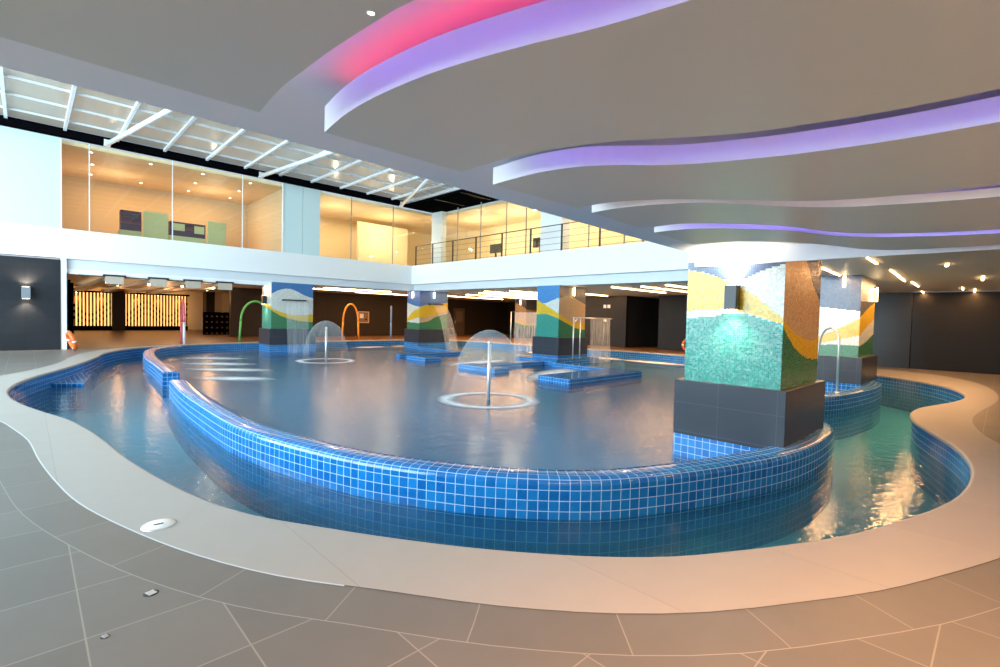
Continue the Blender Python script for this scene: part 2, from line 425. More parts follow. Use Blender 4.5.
# mosaic faces: bands of colour bounded by curves over the face (u 0..1 across, z in metres)
MOS = dict(teal=rgb(40, 150, 135), green=rgb(52, 128, 84), yellow=rgb(232, 188, 20), white=rgb(225, 228, 222),
           cream=rgb(205, 172, 130), blue=rgb(52, 118, 185), slate=rgb(46, 70, 116), grey=rgb(92, 92, 100), sky=rgb(60, 140, 210))
def mosaic(name, width, bands, base, size=0.024):
    """bands: list of (colour, curve) from bottom to top: colour applies ABOVE the curve"""
    t = NT(name); u, v, _ = t.xyz(t.uv())
    qu = t.math('MULTIPLY', t.math('ADD', t.math('FLOOR', t.math('DIVIDE', u, size)), 0.5), size)
    qv = t.math('MULTIPLY', t.math('ADD', t.math('FLOOR', t.math('DIVIDE', v, size)), 0.5), size)
    un = t.math('DIVIDE', qu, width)
    c = MOS[base]
    for colname, curve in bands:
        fc = t.n('ShaderNodeFloatCurve'); cm = fc.mapping; cv = cm.curves[0]
        cm.use_clip = False
        pts = [(min(1, max(0, a)), b/4.0) for a, b in curve]
        while len(cv.points) < len(pts): cv.points.new(0.5, 0.5)
        for p, q in zip(cv.points, pts): p.location = q; p.handle_type = 'AUTO_CLAMPED'
        cm.update(); t.set(fc.inputs['Value'], un)
        h = t.math('MULTIPLY', fc.outputs[0], 4.0)
        c = t.mix(t.math('GREATER_THAN', qv, h), c, MOS[colname])
    c = t.mix(1.0, c, (0.82, 0.82, 0.82, 1), 'MULTIPLY')
    r = cell_rand(t, u, v, size)
    c = t.mix(1.0, c, t.mix(r, (0.72, 0.76, 0.76, 1), (1.2, 1.2, 1.2, 1)), 'MULTIPLY')
    g = grid_mask(t, u, v, size, 0.07)
    c = t.mix(t.math('MULTIPLY', g, 0.3), c, (0.33, 0.34, 0.33, 1))
    nv = t.n('ShaderNodeTexWhiteNoise', {'Vector': t.comb(t.math('FLOOR', t.math('DIVIDE', u, size)), t.math('FLOOR', t.math('DIVIDE', v, size)), 3.0)}, noise_dimensions='3D').outputs[1]
    tilt = t.n('ShaderNodeVectorMath', {0: t.n('ShaderNodeNewGeometry').outputs['Normal'], 1: t.scale(t.n('ShaderNodeVectorMath', {0: nv, 1: (0.5, 0.5, 0.5)}, operation='SUBTRACT').outputs[0], 0.10, 0.10, 0.10)}, operation='ADD').outputs[0]
    nn = t.n('ShaderNodeVectorMath', {0: tilt}, operation='NORMALIZE').outputs[0]
    t.bsdf(Base_Color=c, Roughness=0.22, Normal=nn, Specular_IOR_Level=0.4); return t.m

# ------------------------------------------------------------------ pool plan (metres, deck at z = 0)
WZ = -0.38
near_edge = [(3.62,25.2),(2.86,24.3),(2.05,22.46),(1.62,20.51),(1.18,18.76),(0.62,16.9),(0.15,15.5),(-0.16,14.2),(-0.27,13.0),(-0.21,12.0),(-0.04,11.0),(0.2,10.04),(0.42,9.19),(0.57,8.28),(0.66,7.5),(0.75,6.5),(0.87,5.65),(1.04,4.75),(1.26,4.07),(1.57,3.5),(1.87,3.0),(2.30,2.38),(2.76,1.85),(3.16,1.5),(3.65,1.2),(4.05,0.98),(4.51,0.76),(5.14,0.54),(5.83,0.34),(6.47,0.22),(7.2,0.17),(7.9,0.19),(8.6,0.29),(9.36,0.48),(10.2,0.77),(10.93,1.0),(11.82,1.14),(12.83,1.1),(13.73,0.89),(14.66,0.68),(15.81,0.57),(17.19,0.75),(18.43,1.21),(19.5,1.95),(20.3,2.9)]
far_edge = [(21.2,5.0),(22.1,8.0),(22.5,10.4),(22.65,12.5),(22.5,14.2),(22.0,15.9),(21.7,19.7),(21.2,23.5),(20.0,26.2),(17.7,27.1),(15.5,27.15),(13.5,27.1),(11.0,27.25),(8.9,27.15),(6.5,26.7),(4.95,25.95)]
pool_outline = smooth(near_edge + far_edge, True, 0.14)
outer_cope = [(3.55,25.75),(2.43,24.5),(1.62,22.91),(1.02,20.81),(0.72,19.01),(0.08,16.96),(-0.50,15.68),(-0.95,14.3),(-1.08,13.0),(-0.95,11.8),(-0.6,10.6),(-0.26,9.64),(-0.1,8.83),(0.02,8.06),(0.1,6.94),(0.19,6.05),(0.31,5.22),(0.52,4.42),(0.8,3.62),(1.1,3.01),(1.47,2.47),(1.88,1.89),(2.30,1.42),(2.70,1.08),(3.2,0.76),(3.7,0.47),(4.3,0.2),(4.95,-0.06),(5.8,-0.35),(6.9,-0.52),(8.2,-0.45),(9.2,-0.22),(9.8,0.0),(10.6,0.2),(12.0,0.34),(16.0,0.05),(18.5,0.2),(20.4,0.6),(22.3,1.6),(23.2,3.6),(23.4,6.5),(23.2,10.4),(23.1,12.5),(22.9,14.4),(22.4,16.2),(22.1,19.8),(21.6,23.9),(20.4,26.7),(17.8,27.5),(15.5,27.55),(13.5,27.5),(11.0,27.65),(8.8,27.55),(6.3,27.1),(4.6,26.35)]
cope_out = smooth(outer_cope, True, 0.2)

# coping: top slab with a rounded nose towards the water
m = MB(); m.poly(cope_out, [pool_outline], 0.0)
m.sweep(pool_outline, [(0,0),(0.02,-0.004),(0.032,-0.018),(0.035,-0.04),(0.03,-0.055),(0.0,-0.06)], True, side=1 if True else -1)
struct(m.build('pool_coping', COPE))
# tiled pool wall under the coping
m = MB(); m.sweep(pool_outline, [(0,-0.06),(0,-1.2)], True)
struct(m.build('pool_wall', BLUE))
# paving: border course that follows the coping on the near side, then square slabs
i0 = min(range(len(cope_out)), key=lambda i: (Vector(cope_out[i])-Vector((-1.0,13.0))).length)
i1 = min(range(len(cope_out)), key=lambda i: (Vector(cope_out[i])-Vector((7.4,-0.5))).length)
near_out = cope_out[i0:i1+1]
m = MB(); m.sweep(near_out, [(0,0),(-0.33,0)], caps=False); border = m
struct(m.build('deck_border_course', STONEB))
jl = [p for p in near_out if p[0] < 1.35]; jr = [p for p in near_out if p[0] > 1.3]
m = MB(); m.sweep(jl, [(0.0,0.002),(-0.012,0.002)], caps=False); struct(m.build('trim_coping_joint', plain('pale sealant joint', (0.62,0.64,0.66,1), 0.6)))
m = MB(); m.sweep(jr, [(0.0,0.002),(-0.007,0.002)], caps=False); struct(m.build('trim_coping_joint', plain('dark coping joint', (0.10,0.09,0.08,1), 0.7)))
m = MB(); m.sweep(near_out, [(-0.33,0.0015),(-0.336,0.0015)], caps=False); struct(m.build('trim_border_joint', plain('pale grout joint', (0.36,0.34,0.32,1), 0.7)))
def offs(path, o):
    r = []
    for i in range(len(path)):
        a, b = path[max(i-1,0)], path[min(i+1,len(path)-1)]
        t = Vector((b[0]-a[0], b[1]-a[1])).normalized(); r.append((path[i][0]-t.y*o, path[i][1]+t.x*o))
    return r
hole = cope_out[:i0] + offs(near_out, -0.33) + cope_out[i1+1:]
m = MB(); m.poly([(-14,-9),(36,-9),(36,50),(-14,50)], [hole], 0.0)
struct(m.build('floor', STONE))
m = MB(); m.prism([(0.95,24.75),(2.5,24.85),(3.45,25.9),(4.55,26.5),(6.25,27.25),(8.8,27.7),(11,27.8),(13.5,27.65),(17.9,27.65),(20.5,26.9),(22.3,24),(22.7,19.8),(23.1,16.2),(23.5,12.6),(23.7,7),(23.5,3.4),(33,3.4),(33,33),(12,33),(12,46),(0.95,46)], 0.001, 0.006)
struct(m.build('floor_timber_deck', TIMBER))

# pool floors
ring_out = smooth([(4.75,25.6),(3.9,24.6),(3.3,23.0),(3.0,21.4),(2.72,18.9),(2.58,16.5),(2.45,14.63)], False, 0.12)
ring_out2 = smooth([(2.29,12.95),(2.12,11.0),(2.05,9.21),(2.06,7.3),(2.24,6.1),(2.62,4.75),(3.01,3.97),(3.40,3.38),(4.05,2.74),(4.55,2.46),(5.18,2.20),(6.03,1.93),(6.73,1.76),(7.5,1.68),(8.3,1.69),(9.0,1.78),(9.45,1.98),(9.72,2.35),(9.75,2.8)], False, 0.10)
ring3 = smooth([(11.6,4.4),(11.7,3.6),(12.2,3.0),(13.0,2.62),(14.4,2.36),(16.0,2.26),(17.3,2.38),(18.1,2.8),(18.4,3.5),(18.2,4.4),(17.4,5.0)], False, 0.12)
m = MB(); m.poly(pool_outline, [], -1.0); struct(m.build('floor_river_bed', POOLFLOOR_R))
inner_pts = resample(ring_out) + [(2.38,13.8)] + resample(ring_out2)[:-8] + [(11.0,3.3)] + [(12.2,3.05),(13.0,2.7),(14.4,2.45),(16.0,2.36),(17.3,2.48),(18.0,2.9)] + [(20.6,3.4)] + far_edge
inner_poly = inner_pts
m = MB(); m.prism([(p[0], p[1]) for p in inner_poly], -1.14, -0.62, bottom=False); struct(m.build('floor_pool_bed', POOLFLOOR_P))
# water: one sheet inside the ring, one in the channel
def offset_in(pts, o): return pts
ring_line = resample(ring_out)+[(2.38,13.8)]+resample(ring_out2)
mid_line = [(p[0],p[1]) for p in offs(ring_line, 0.0)]
m = MB(); m.poly([(p[0],p[1]) for p in inner_poly], [], WZ)
tag(m.build('pool_water', WATER_P), 'rippled grey-blue water filling the shallow pool inside the tiled ring wall', 'water', None, 'stuff')
river_poly = near_edge + [(20.6,3.4),(18.0,2.9),(17.3,2.48),(16.0,2.36),(14.4,2.45),(13.0,2.7),(12.2,3.05),(11.0,3.3)] + resample(ring_out2)[:-8][::-1] + [(2.38,13.8)] + resample(ring_out)[::-1]
rp = smooth(near_edge, False, 0.14) + river_poly[len(near_edge):]
m = MB(); m.poly(rp, [], WZ)
tag(m.build('river_water', WATER_R), 'deep blue-green water of the winding channel outside the tiled ring wall', 'water', None, 'stuff')

# ring wall: tiled, rounded top
prof = [(0,-1.14),(0,-0.045),(0.008,-0.015),(0.028,0.012),(0.055,0.025),(0.30,0.025),(0.335,0.012),(0.36,-0.015),(0.37,-0.05),(0.37,-0.64)]
def ring(path, label, base=0.0):
    path = resample(path)
    pr = [(o, z+base) if z > -0.2 else (o, z) for o, z in prof]
    mm = MB(); mm.sweep(path, pr, False, side=SIDE); return mm
SIDE = -1
# orientation: path runs from the far left towards the camera, pool lies on its left-hand side seen along the path
def left_is_pool(path):
    i = len(path)//2; t = Vector((path[i+1][0]-path[i][0], path[i+1][1]-path[i][1])); n = Vector((-t.y, t.x))
    return n.dot(Vector((11, 14))-Vector(path[i])) > 0
SIDE = 1 if left_is_pool(ring_out2) else -1
tag(ring(ring_out, '').build('ring_wall', BLUE), 'far blue tiled curb segment on the left, ending at the gap', 'pool wall', 'tiled ring walls')
tag(ring(ring_out2, '').build('ring_wall', BLUE), 'long curved blue tiled curb sweeping across the foreground of the pool', 'pool wall', 'tiled ring walls')
tag(ring(ring3, '', 0.01).build('ring_wall', BLUE), 'short curved blue tiled curb around the base of the right rear column', 'pool wall', 'tiled ring walls')
# dark inlet step on the left bank of the channel
m = MB(); m.prism([(0.45,16.4),(1.05,16.1),(1.35,18.2),(1.2,18.9)], -1.1, -0.30); tag(m.build('tiled_step', BLUE, None, 0.015), 'blue tiled entry step in the channel below the left bank', 'step')

# ------------------------------------------------------------------ columns
def column(label, x0, x1, y0, y1, ztop, ledge, mL, mR, plinth=False, ped=0.11, pbase=0.0, sunk=-0.64):
    t = thing('mosaic_column', label, 'column', (x0, y0, 0), 0, 'mosaic columns in the pool')
    X, Y = x1-x0, y1-y0
    p = MB(); p.box((-ped,-ped,pbase),(X+ped,Y+ped,ledge)); p.build('pedestal', PEDEST, t, 0.008)
    b = MB(); b.box((-ped+0.005,-ped+0.005,sunk),(X+ped-0.005,Y+ped-0.005,pbase)); b.build('tiled_base', BLUE, t)
    s = MB()
    z0, z1 = ledge-0.01, ztop
    s.face([(0,Y,z0),(0,0,z0),(0,0,z1),(0,Y,z1)], [(0,z0),(Y,z0),(Y,z1),(0,z1)], 0)          # -x face
    s.face([(0,0,z0),(X,0,z0),(X,0,z1),(0,0,z1)], [(0,z0),(X,z0),(X,z1),(0,z1)], 1)          # -y face
    s.face([(X,0,z0),(X,Y,z0),(X,Y,z1),(X,0,z1)], [(0,z0),(Y,z0),(Y,z1),(0,z1)], 0)
    s.face([(X,Y,z0),(0,Y,z0),(0,Y,z1),(X,Y,z1)], [(0,z0),(X,z0),(X,z1),(0,z1)], 1)
    s.face([(0,0,z1),(X,0,z1),(X,Y,z1),(0,Y,z1)], [(0,0)]*4, 0); s.face([(0,Y,z0),(X,Y,z0),(X,0,z0),(0,0,z0)], [(0,0)]*4, 0)
    s.build('mosaic_shaft', [mL, mR], t)
    if plinth:
        q = MB(); q.box((-0.75,-0.55,sunk),(X+0.4,Y+0.5,-0.12)); q.build('plinth', BLUE, t, 0.01)
    return t
FL = mosaic('front mosaic left face', 1.37, [('white', [(0,1.66),(0.3,1.69),(0.44,1.74),(0.62,1.72),(0.8,1.65),(1,1.56)]),
    ('yellow', [(0,1.76),(0.26,1.78),(0.41,1.79),(0.6,1.74),(0.79,1.67),(1,1.57)]),
    ('white', [(0,2.36),(0.24,2.28),(0.43,2.17),(0.61,2.04),(0.78,1.86),(1,1.6)]),
    ('slate', [(0,2.37),(0.24,2.29),(0.43,2.20),(0.59,2.21),(0.71,2.29),(1,2.40)]),
    ('white', [(0,2.47),(0.5,2.46),(1,2.47)])], 'teal')
FR = mosaic('front mosaic right face', 1.75, [('yellow', [(0,1.57),(0.26,1.32),(0.51,1.17),(0.74,1.1),(1,1.08)]),
    ('cream', [(0,1.66),(0.25,1.51),(0.49,1.42),(0.77,1.37),(1,1.4)]),
    ('slate', [(0,2.6),(0.35,2.62),(0.54,2.5),(0.75,2.2),(1,1.95)])], 'green')
ML = mosaic('middle mosaic left face', 1.3, [('yellow', [(0,1.77),(0.34,1.81),(0.7,1.71),(1,1.6)]), ('white', [(0,2.43),(0.33,2.25),(0.69,2.01),(1,1.81)]),
    ('sky', [(0,2.44),(0.33,2.27),(0.64,2.38),(1,2.52)])], 'teal')
MR = mosaic('middle mosaic right face', 1.9, [('yellow', [(0,1.6),(0.34,1.38),(0.69,1.19),(1,1.12)]), ('cream', [(0,1.8),(0.34,1.56),(0.69,1.40),(1,1.48)]),
    ('grey', [(0,2.46),(0.18,2.58),(0.35,2.61),(0.73,2.44),(1,2.28)])], 'green')
CL = mosaic('corner mosaic left face', 1.28, [('white', [(0,1.2),(1,1.15)]), ('yellow', [(0,1.24),(0.5,1.38),(1,1.5)]), ('white', [(0,1.4),(0.45,1.8),(1,2.03)]), ('blue', [(0,2.35),(0.5,2.2),(1,2.1)])], 'green')
CR = mosaic('corner mosaic right face', 2.05, [('cream', [(0,1.17),(0.33,1.3),(0.55,1.52),(1,1.74)]), ('yellow', [(0,1.47),(0.33,1.57),(0.7,1.8),(1,1.87)]), ('blue', [(0,2.1),(0.33,2.27),(0.7,2.3),(1,2.43)])], 'green')
LR = mosaic('left mosaic front face', 2.06, [('yellow', [(0,1.68),(0.22,1.42),(0.47,1.26),(0.75,1.16),(1,1.13)]), ('white', [(0,1.78),(0.22,1.61),(0.46,1.49),(0.68,1.47),(1,1.51)]),
    ('blue', [(0,2.48),(0.2,2.69),(0.39,2.76),(0.57,2.67),(0.78,2.47),(1,2.34)])], 'green')
LL = mosaic('left mosaic side face', 1.3, [('yellow', [(0,1.9),(0.5,1.85),(1,1.7)]), ('white', [(0,2.2),(0.5,2.05),(1,1.85)])], 'teal')
RL = mosaic('right mosaic left face', 1.38, [('white', [(0,1.02),(0.5,1.07),(1,1.08)]), ('yellow', [(0,1.06),(0.31,1.10),(0.67,1.22),(1,1.36)]), ('white', [(0,1.2),(0.3,1.28),(0.66,1.52),(1,1.80)]), ('slate', [(0,2.16),(0.64,2.05),(1,1.99)])], 'green')
RR = mosaic('right mosaic side face', 2.0, [('white', [(0,1.05),(0.5,1.17),(1,1.38)]), ('yellow', [(0,1.32),(0.5,1.58),(1,1.8)]), ('grey', [(0,1.82),(0.5,2.08),(1,2.3)])], 'green')
BL = mosaic('rear mosaic left face', 1.2, [('yellow', [(0,1.25),(0.5,1.12),(1,1.02)]), ('cream', [(0,1.42),(0.5,1.30),(1,1.22)]), ('grey', [(0,2.78),(0.58,2.57),(1,2.29)])], 'green')
BR = mosaic('rear mosaic right face', 2.0, [('yellow', [(0,1.02),(0.5,1.0),(1,1.1)]), ('cream', [(0,1.22),(0.5,1.2),(1,1.35)]), ('grey', [(0,2.29),(0.5,2.2),(1,2.4)])], 'green')
column('large foreground mosaic column with teal, yellow and white waves on slate pedestal', 7.03, 8.78, 2.00, 3.29, 2.95, 0.745, FL, FR, pbase=-0.05, ped=0.10)
column('middle mosaic column beside the shower frame, standing on a wide tiled plinth', 16.52, 18.42, 13.42, 14.70, 3.05, 0.79, ML, MR, plinth=True)
column('mosaic column under the corner of the white balconies, with a spout bar', 16.45, 18.5, 23.72, 25.0, 3.05, 0.79, CL, CR)
column('leftmost mosaic column, blue, white, yellow and green, near the green arch', 8.52, 10.56, 24.66, 25.95, 3.05, 0.79, LL, LR)
column('mosaic column behind the steel handrail at right, blue over white and yellow', 15.8, 17.8, 2.68, 4.05, 2.95, 0.76, RL, RR, pbase=0.06)
column('distant mosaic column half hidden behind the middle column, grey over cream', 28.1, 30.1, 26.1, 27.3, 3.05, 0.79, BL, BR, sunk=0.0)

# ------------------------------------------------------------------ low ceiling over the near deck
edge_y = lambda x: 2.115 + max(0, x)*0.038
slab_edge = [(-14,2.96),(0,2.97),(1.41,2.95),(3.46,3.07),(6.87,3.22),(9.5,3.35),(24.5,4.0)]
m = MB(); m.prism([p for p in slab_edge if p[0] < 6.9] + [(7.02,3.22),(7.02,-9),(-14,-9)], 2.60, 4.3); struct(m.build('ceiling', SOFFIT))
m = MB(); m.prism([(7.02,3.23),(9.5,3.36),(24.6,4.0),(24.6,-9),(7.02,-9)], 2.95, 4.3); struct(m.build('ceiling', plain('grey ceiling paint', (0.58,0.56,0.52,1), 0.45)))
W0 = [(0.68,2.12),(0.66,1.83),(0.665,1.65),(0.67,1.49),(0.68,1.36),(0.69,1.25),(0.70,1.15),(0.72,1.05),(0.78,0.8),(0.90,0.3),(1.0,-0.5),(0.9,-2.0),(1.2,-4.0),(1.0,-9)]
W1 = [(0.955,2.13),(0.93,1.92),(0.925,1.72),(0.94,1.53),(0.965,1.36),(1.0,1.21),(1.035,1.09),(1.07,0.98),(1.105,0.89),(1.135,0.80),(1.16,0.71),(1.185,0.61),(1.28,0.2),(1.4,-0.6),(1.3,-2.0),(1.6,-4.0),(1.4,-9)]
W1b = [(1.74,2.13),(1.735,1.97),(1.74,1.85),(1.76,1.68),(1.80,1.51),(1.85,1.37),(1.93,1.20),(2.05,1.02),(2.17,0.81),(2.24,0.61),(2.29,0.42),(2.32,0.25),(2.33,0.1),(2.36,-0.5),(2.2,-2.0),(2.5,-4),(2.3,-9)]
W2 = [(2.03,2.185),(2.025,2.04),(2.025,1.87),(2.05,1.71),(2.10,1.57),(2.19,1.44),(2.34,1.27),(2.45,1.10),(2.52,0.94),(2.59,0.76),(2.635,0.59),(2.67,0.43),(2.69,0.28),(2.70,0.1),(2.72,-0.5),(2.6,-2.0),(2.9,-4),(2.7,-9)]
W2b = [(2.86,2.18),(2.85,2.04),(2.87,1.87),(3.0,1.61),(3.26,1.31),(3.46,1.12),(3.61,0.96),(3.77,0.68),(3.84,0.39),(3.89,0.05),(3.92,-0.6),(3.8,-2),(4.1,-4),(3.9,-9)]
W3 = [(3.05,2.19),(3.04,1.98),(3.09,1.77),(3.16,1.60),(3.26,1.44),(3.44,1.27),(3.62,1.14),(3.80,0.99),(3.97,0.79),(4.07,0.56),(4.15,0.34),(4.22,0.05),(4.25,-0.6),(4.1,-2),(4.4,-4),(4.2,-9)]
W3b = [(3.80,2.24),(3.81,2.0),(3.86,1.86),(4.15,1.52),(4.5,1.27),(5.0,1.05),(5.28,0.80),(5.45,0.53),(5.56,0.27),(5.62,0.0),(5.65,-0.7),(5.5,-2),(5.8,-4),(5.6,-9)]
W4 = [(4.08,2.24),(4.08,2.08),(4.12,1.88),(4.34,1.60),(4.70,1.32),(5.15,1.11),(5.47,0.85),(5.65,0.55),(5.77,0.27),(5.83,0.0),(5.86,-0.7),(5.7,-2),(6.0,-4),(5.8,-9)]
W4b = [(4.94,2.28),(4.97,2.1),(5.04,1.86),(5.22,1.62),(5.46,1.43),(5.85,1.23),(6.27,1.06),(6.50,0.85),(6.58,0.6),(6.60,0.3),(6.60,-0.7),(6.55,-2),(6.58,-4),(6.55,-9)]
PZ = 2.40
def panel(front, back, th, name='ceiling'):
    f = smooth(front, False, 0.06) if front else [(-14,2.09),(-14,-9)]
    b = smooth(back, False, 0.06)
    m = MB(); m.prism(f + b[::-1], PZ, PZ+th, side_mi=1)
    o = m.build('ceiling_panel', [CEIL, FASC]); struct(o); return f, b
p0 = panel(None, W0, 0.11); p1 = panel(W1, W1b, 0.112); p2 = panel(W2, W2b, 0.10); p3 = panel(W3, W3b, 0.055); p4 = panel(W4, W4b, 0.05)
# straight white bulkhead where the ceiling panels end
m = MB(); m.prism([(6.97,3.17),(7.02,3.17),(7.02,-9),(6.97,-9)], 2.40, 2.60); struct(m.build('ceiling_bulkhead', WHITE))
def led(path, off, z, mat, name, label, r=0.006):
    q = offs(path, off); m = MB(); m.tube([(p[0], p[1], z) for p in q], r, 6)
    return tag(m.build(name, mat), label, 'led strip', 'cove led strips on the ceiling panels')
led(p0[1][2:120], -0.05, PZ+0.125, LEDPUR, 'led_strip', 'violet led tape on the back edge of the first ceiling panel at upper left')
led(p1[0][2:120], 0.05, PZ+0.127, LEDRED, 'led_strip', 'red led tape along the top of the second wavy ceiling panel')
led(p1[1][3:120], -0.06, PZ+0.13, LEDPUR, 'led_strip', 'violet led tape above the long purple ceiling wave')
led(p2[1][3:120], -0.06, PZ+0.12, LEDWHT, 'led_strip', 'warm white led tape in the third ceiling cove')
led(p3[1][3:120], -0.06, PZ+0.075, LEDPUR, 'led_strip', 'violet led tape in the lowest thin ceiling cove above the big column')

# recessed downlights
def disc_light(name, label, loc, r, group, power, color=WARMW, angle=120, lens=LAMPD):
    t = thing(name, label, 'ceiling light', loc, 0, group)
    a = MB(); a.lathe([(r*0.75,-0.001),(r,-0.004),(r*1.15,-0.002),(r*1.15,0.002)], n=20); a.build('trim_ring', FASC, t)
    b = MB(); b.lathe([(0,-0.003),(r*0.75,-0.001)], n=20); b.build('lens', lens, t)
    if power: spot(name+'_beam', (loc[0],loc[1],loc[2]-0.02), (loc[0],loc[1],0), power, color, angle, 0.7, 0.04)
    return t
disc_light('downlight', 'unseen ceiling downlight added to brighten the right face of the big column', (8.2,-0.9,2.95), 0.05, 'unseen downlights added over the near deck', 0)
spot('downlight_beam', (8.2,-0.9,2.92), (8.0,2.0,1.5), 260, WARM, 70, 0.7, 0.05)  # out-of-view spot added to brighten the column's shaded face
disc_light('downlight', 'small glowing downlight at the curved edge of the upper-left ceiling panel', (0.664,1.205,PZ), 0.011, 'ceiling downlights near the camera', 10)
for k, (x, y, pw) in enumerate([(1.2,-0.7,235),(2.1,-0.6,215),(3.2,-0.9,105),(4.9,-0.9,55),(6.4,-1.1,55),(0.2,-1.0,70)]):  # out-of-view lamps added for warm light on the near deck
    disc_light('downlight', 'unseen ceiling downlight added to warm the near deck', (x, y, PZ), 0.05, 'unseen downlights added over the near deck', pw, WARM, 150)

# strip lights under the right rear ceiling (z 2.6)
def strip(label, a, b, z, w=0.035, group='linear strip lights on the right ceiling', power=0, drop=0.03):
    L = math.hypot(b[0]-a[0], b[1]-a[1]); t = thing('strip_light', label, 'ceiling light', (a[0],a[1],z), math.atan2(b[1]-a[1], b[0]-a[0]), group)
    m = MB(); m.box((0,-w/2-0.006,-0.012),(L,w/2+0.006,0.0)); m.build('housing', FASC, t)
    m = MB(); m.box((0.01,-w/2,-drop),(L-0.01,w/2,-0.011)); m.build('diffuser', STRIPL, t)
    if power:
        l = area('strip_glow', ((a[0]+b[0])/2,(a[1]+b[1])/2,z-0.06), ((a[0]+b[0])/2,(a[1]+b[1])/2,-1), L, 0.1, power, WARM)
        l.rotation_euler = (0,0,math.atan2(b[1]-a[1], b[0]-a[0]))
    return t
strip('nearest diagonal warm strip light beside the big column', (11.74,1.92), (13.03,1.96), 2.95, power=26)
strip('long warm strip light, second from the big column on the right ceiling', (14.58,1.93), (18.36,2.09), 2.95, power=61)
strip('third warm strip light along the right ceiling', (18.70,1.97), (20.93,2.03), 2.95, power=30)
strip('farthest warm strip light in the right-hand ceiling row', (23.76,2.21), (25.92,2.27), 2.95, power=30)
strip('short warm strip light at the right, nearest the frame edge', (13.77,0.89), (14.24,0.94), 2.95, 0.05, power=19)
strip('short strip light farthest right under the dark wall', (22.82,0.76), (25.11,0.84), 2.95, power=24)
strip('middle short strip light of the right-hand pair', (17.42,0.45), (18.77,0.49), 2.95, 0.05, power=19)
strip('short strip light left of the farthest right pair', (21.87,1.03), (23.36,1.08), 2.95, power=19)
strip('warm strip light running behind the big column towards the rear column', (13.0,3.02), (15.6,3.13), 2.95, power=37)

# ------------------------------------------------------------------ atrium shell
m = MB(); m.box((-14,24.64,0),(0.95,25.2,3.36)); struct(m.build('wall_left', DARKWALL))
m = MB(); m.box((-14,24.64,3.43),(16.88,25.0,4.53)); m.box((16.48,3.3,3.43),(16.88,24.64,4.53)); struct(m.build('balcony_fascia', WHITE))
m = MB(); m.box((-14,25.0,4.30),(16.48,31.2,4.50)); m.box((16.88,3.5,4.30),(24,31.2,4.50)); struct(m.build('floor_upper', plain('upper floor', (0.35,0.27,0.18,1), 0.6)))
# beams and ceilings under the balconies
m = MB(); m.box((0.95,24.80,3.05),(17.2,25.3,3.43)); m.box((16.75,3.5,3.05),(17.2,24.80,3.43)); struct(m.build('ceiling_beam', plain('pale blue-white beam paint', (0.70,0.74,0.78,1), 0.5)))
m = MB(); m.box((0.9,25.3,3.05),(12.0,46,3.2)); m.box((12.0,25.3,3.05),(33,33,3.2)); m.box((17.2,3.5,3.05),(33,25.3,3.2)); struct(m.build('ceiling_lower', plain('beige ceiling paint', (0.80,0.75,0.67,1), 0.5)))
# upper walls and soffits
m = MB(); m.box((-14,24.66,4.53),(0.96,24.76,7.87)); struct(m.build('wall_aqua', AQUA))
m = MB(); m.box((9.06,24.66,4.53),(9.98,24.76,7.87)); m.box((9.995,24.66,4.53),(10.88,24.76,7.87)); struct(m.build('wall_aqua', AQUA))
m = MB(); m.box((-14,24.30,7.87),(17.9,24.64,8.15)); struct(m.build('trim_black_beam', BLACK))
m = MB(); m.box((15.80,3.2,7.88),(18.3,24.3,8.3)); m.box((15.8,24.3,8.15),(18.3,24.8,8.3)); struct(m.build('ceiling_black_soffit', BLACK))
for yy in (21.6, 19.4):
    m = MB(); m.box((15.85,yy,7.86),(17.9,yy+0.05,7.88)); struct(m.build('trim_soffit_joint', DKMETAL))
m = MB(); m.box((17.9,14.50,4.53),(18.5,15.82,8.0)); struct(m.build('wall_pier', WHITE))
m = MB(); m.box((17.95,23.75,4.53),(18.3,24.75,7.87)); struct(m.build('wall_pier', plain('grey-blue pier', (0.50,0.58,0.60,1), 0.4)))
# rooms behind the glazing
m = MB(); m.box((0.5,25.0,7.75),(9.3,31.0,7.9)); struct(m.build('ceiling_room', plain('peach room ceiling', (0.80,0.58,0.33,1), 0.6)))
m = MB(); m.box((0.3,30.8,4.5),(9.3,31.0,7.75)); m.box((9.25,24.80,4.5),(9.4,31.0,7.75)); m.box((0.6,24.80,4.5),(0.75,31.0,7.75)); struct(m.build('wall_room', CREAMW))
m = MB(); m.box((10.6,25.0,7.75),(26,31.0,7.9)); m.box((18.5,3.3,7.75),(26,25.0,7.9)); struct(m.build('ceiling_room', plain('cream room ceiling', (0.80,0.62,0.38,1), 0.6)))
m = MB(); m.box((10.5,30.8,4.5),(26,31.0,7.75)); m.box((23.0,3.3,4.5),(23.2,30.8,7.75)); m.box((10.7,24.80,4.5),(10.85,31,7.75)); struct(m.build('wall_room', YELLOWW))
m = MB(); m.box((15.0,28.4,4.5),(18.6,28.6,7.4)); struct(m.build('wall_room', YELLOWW))
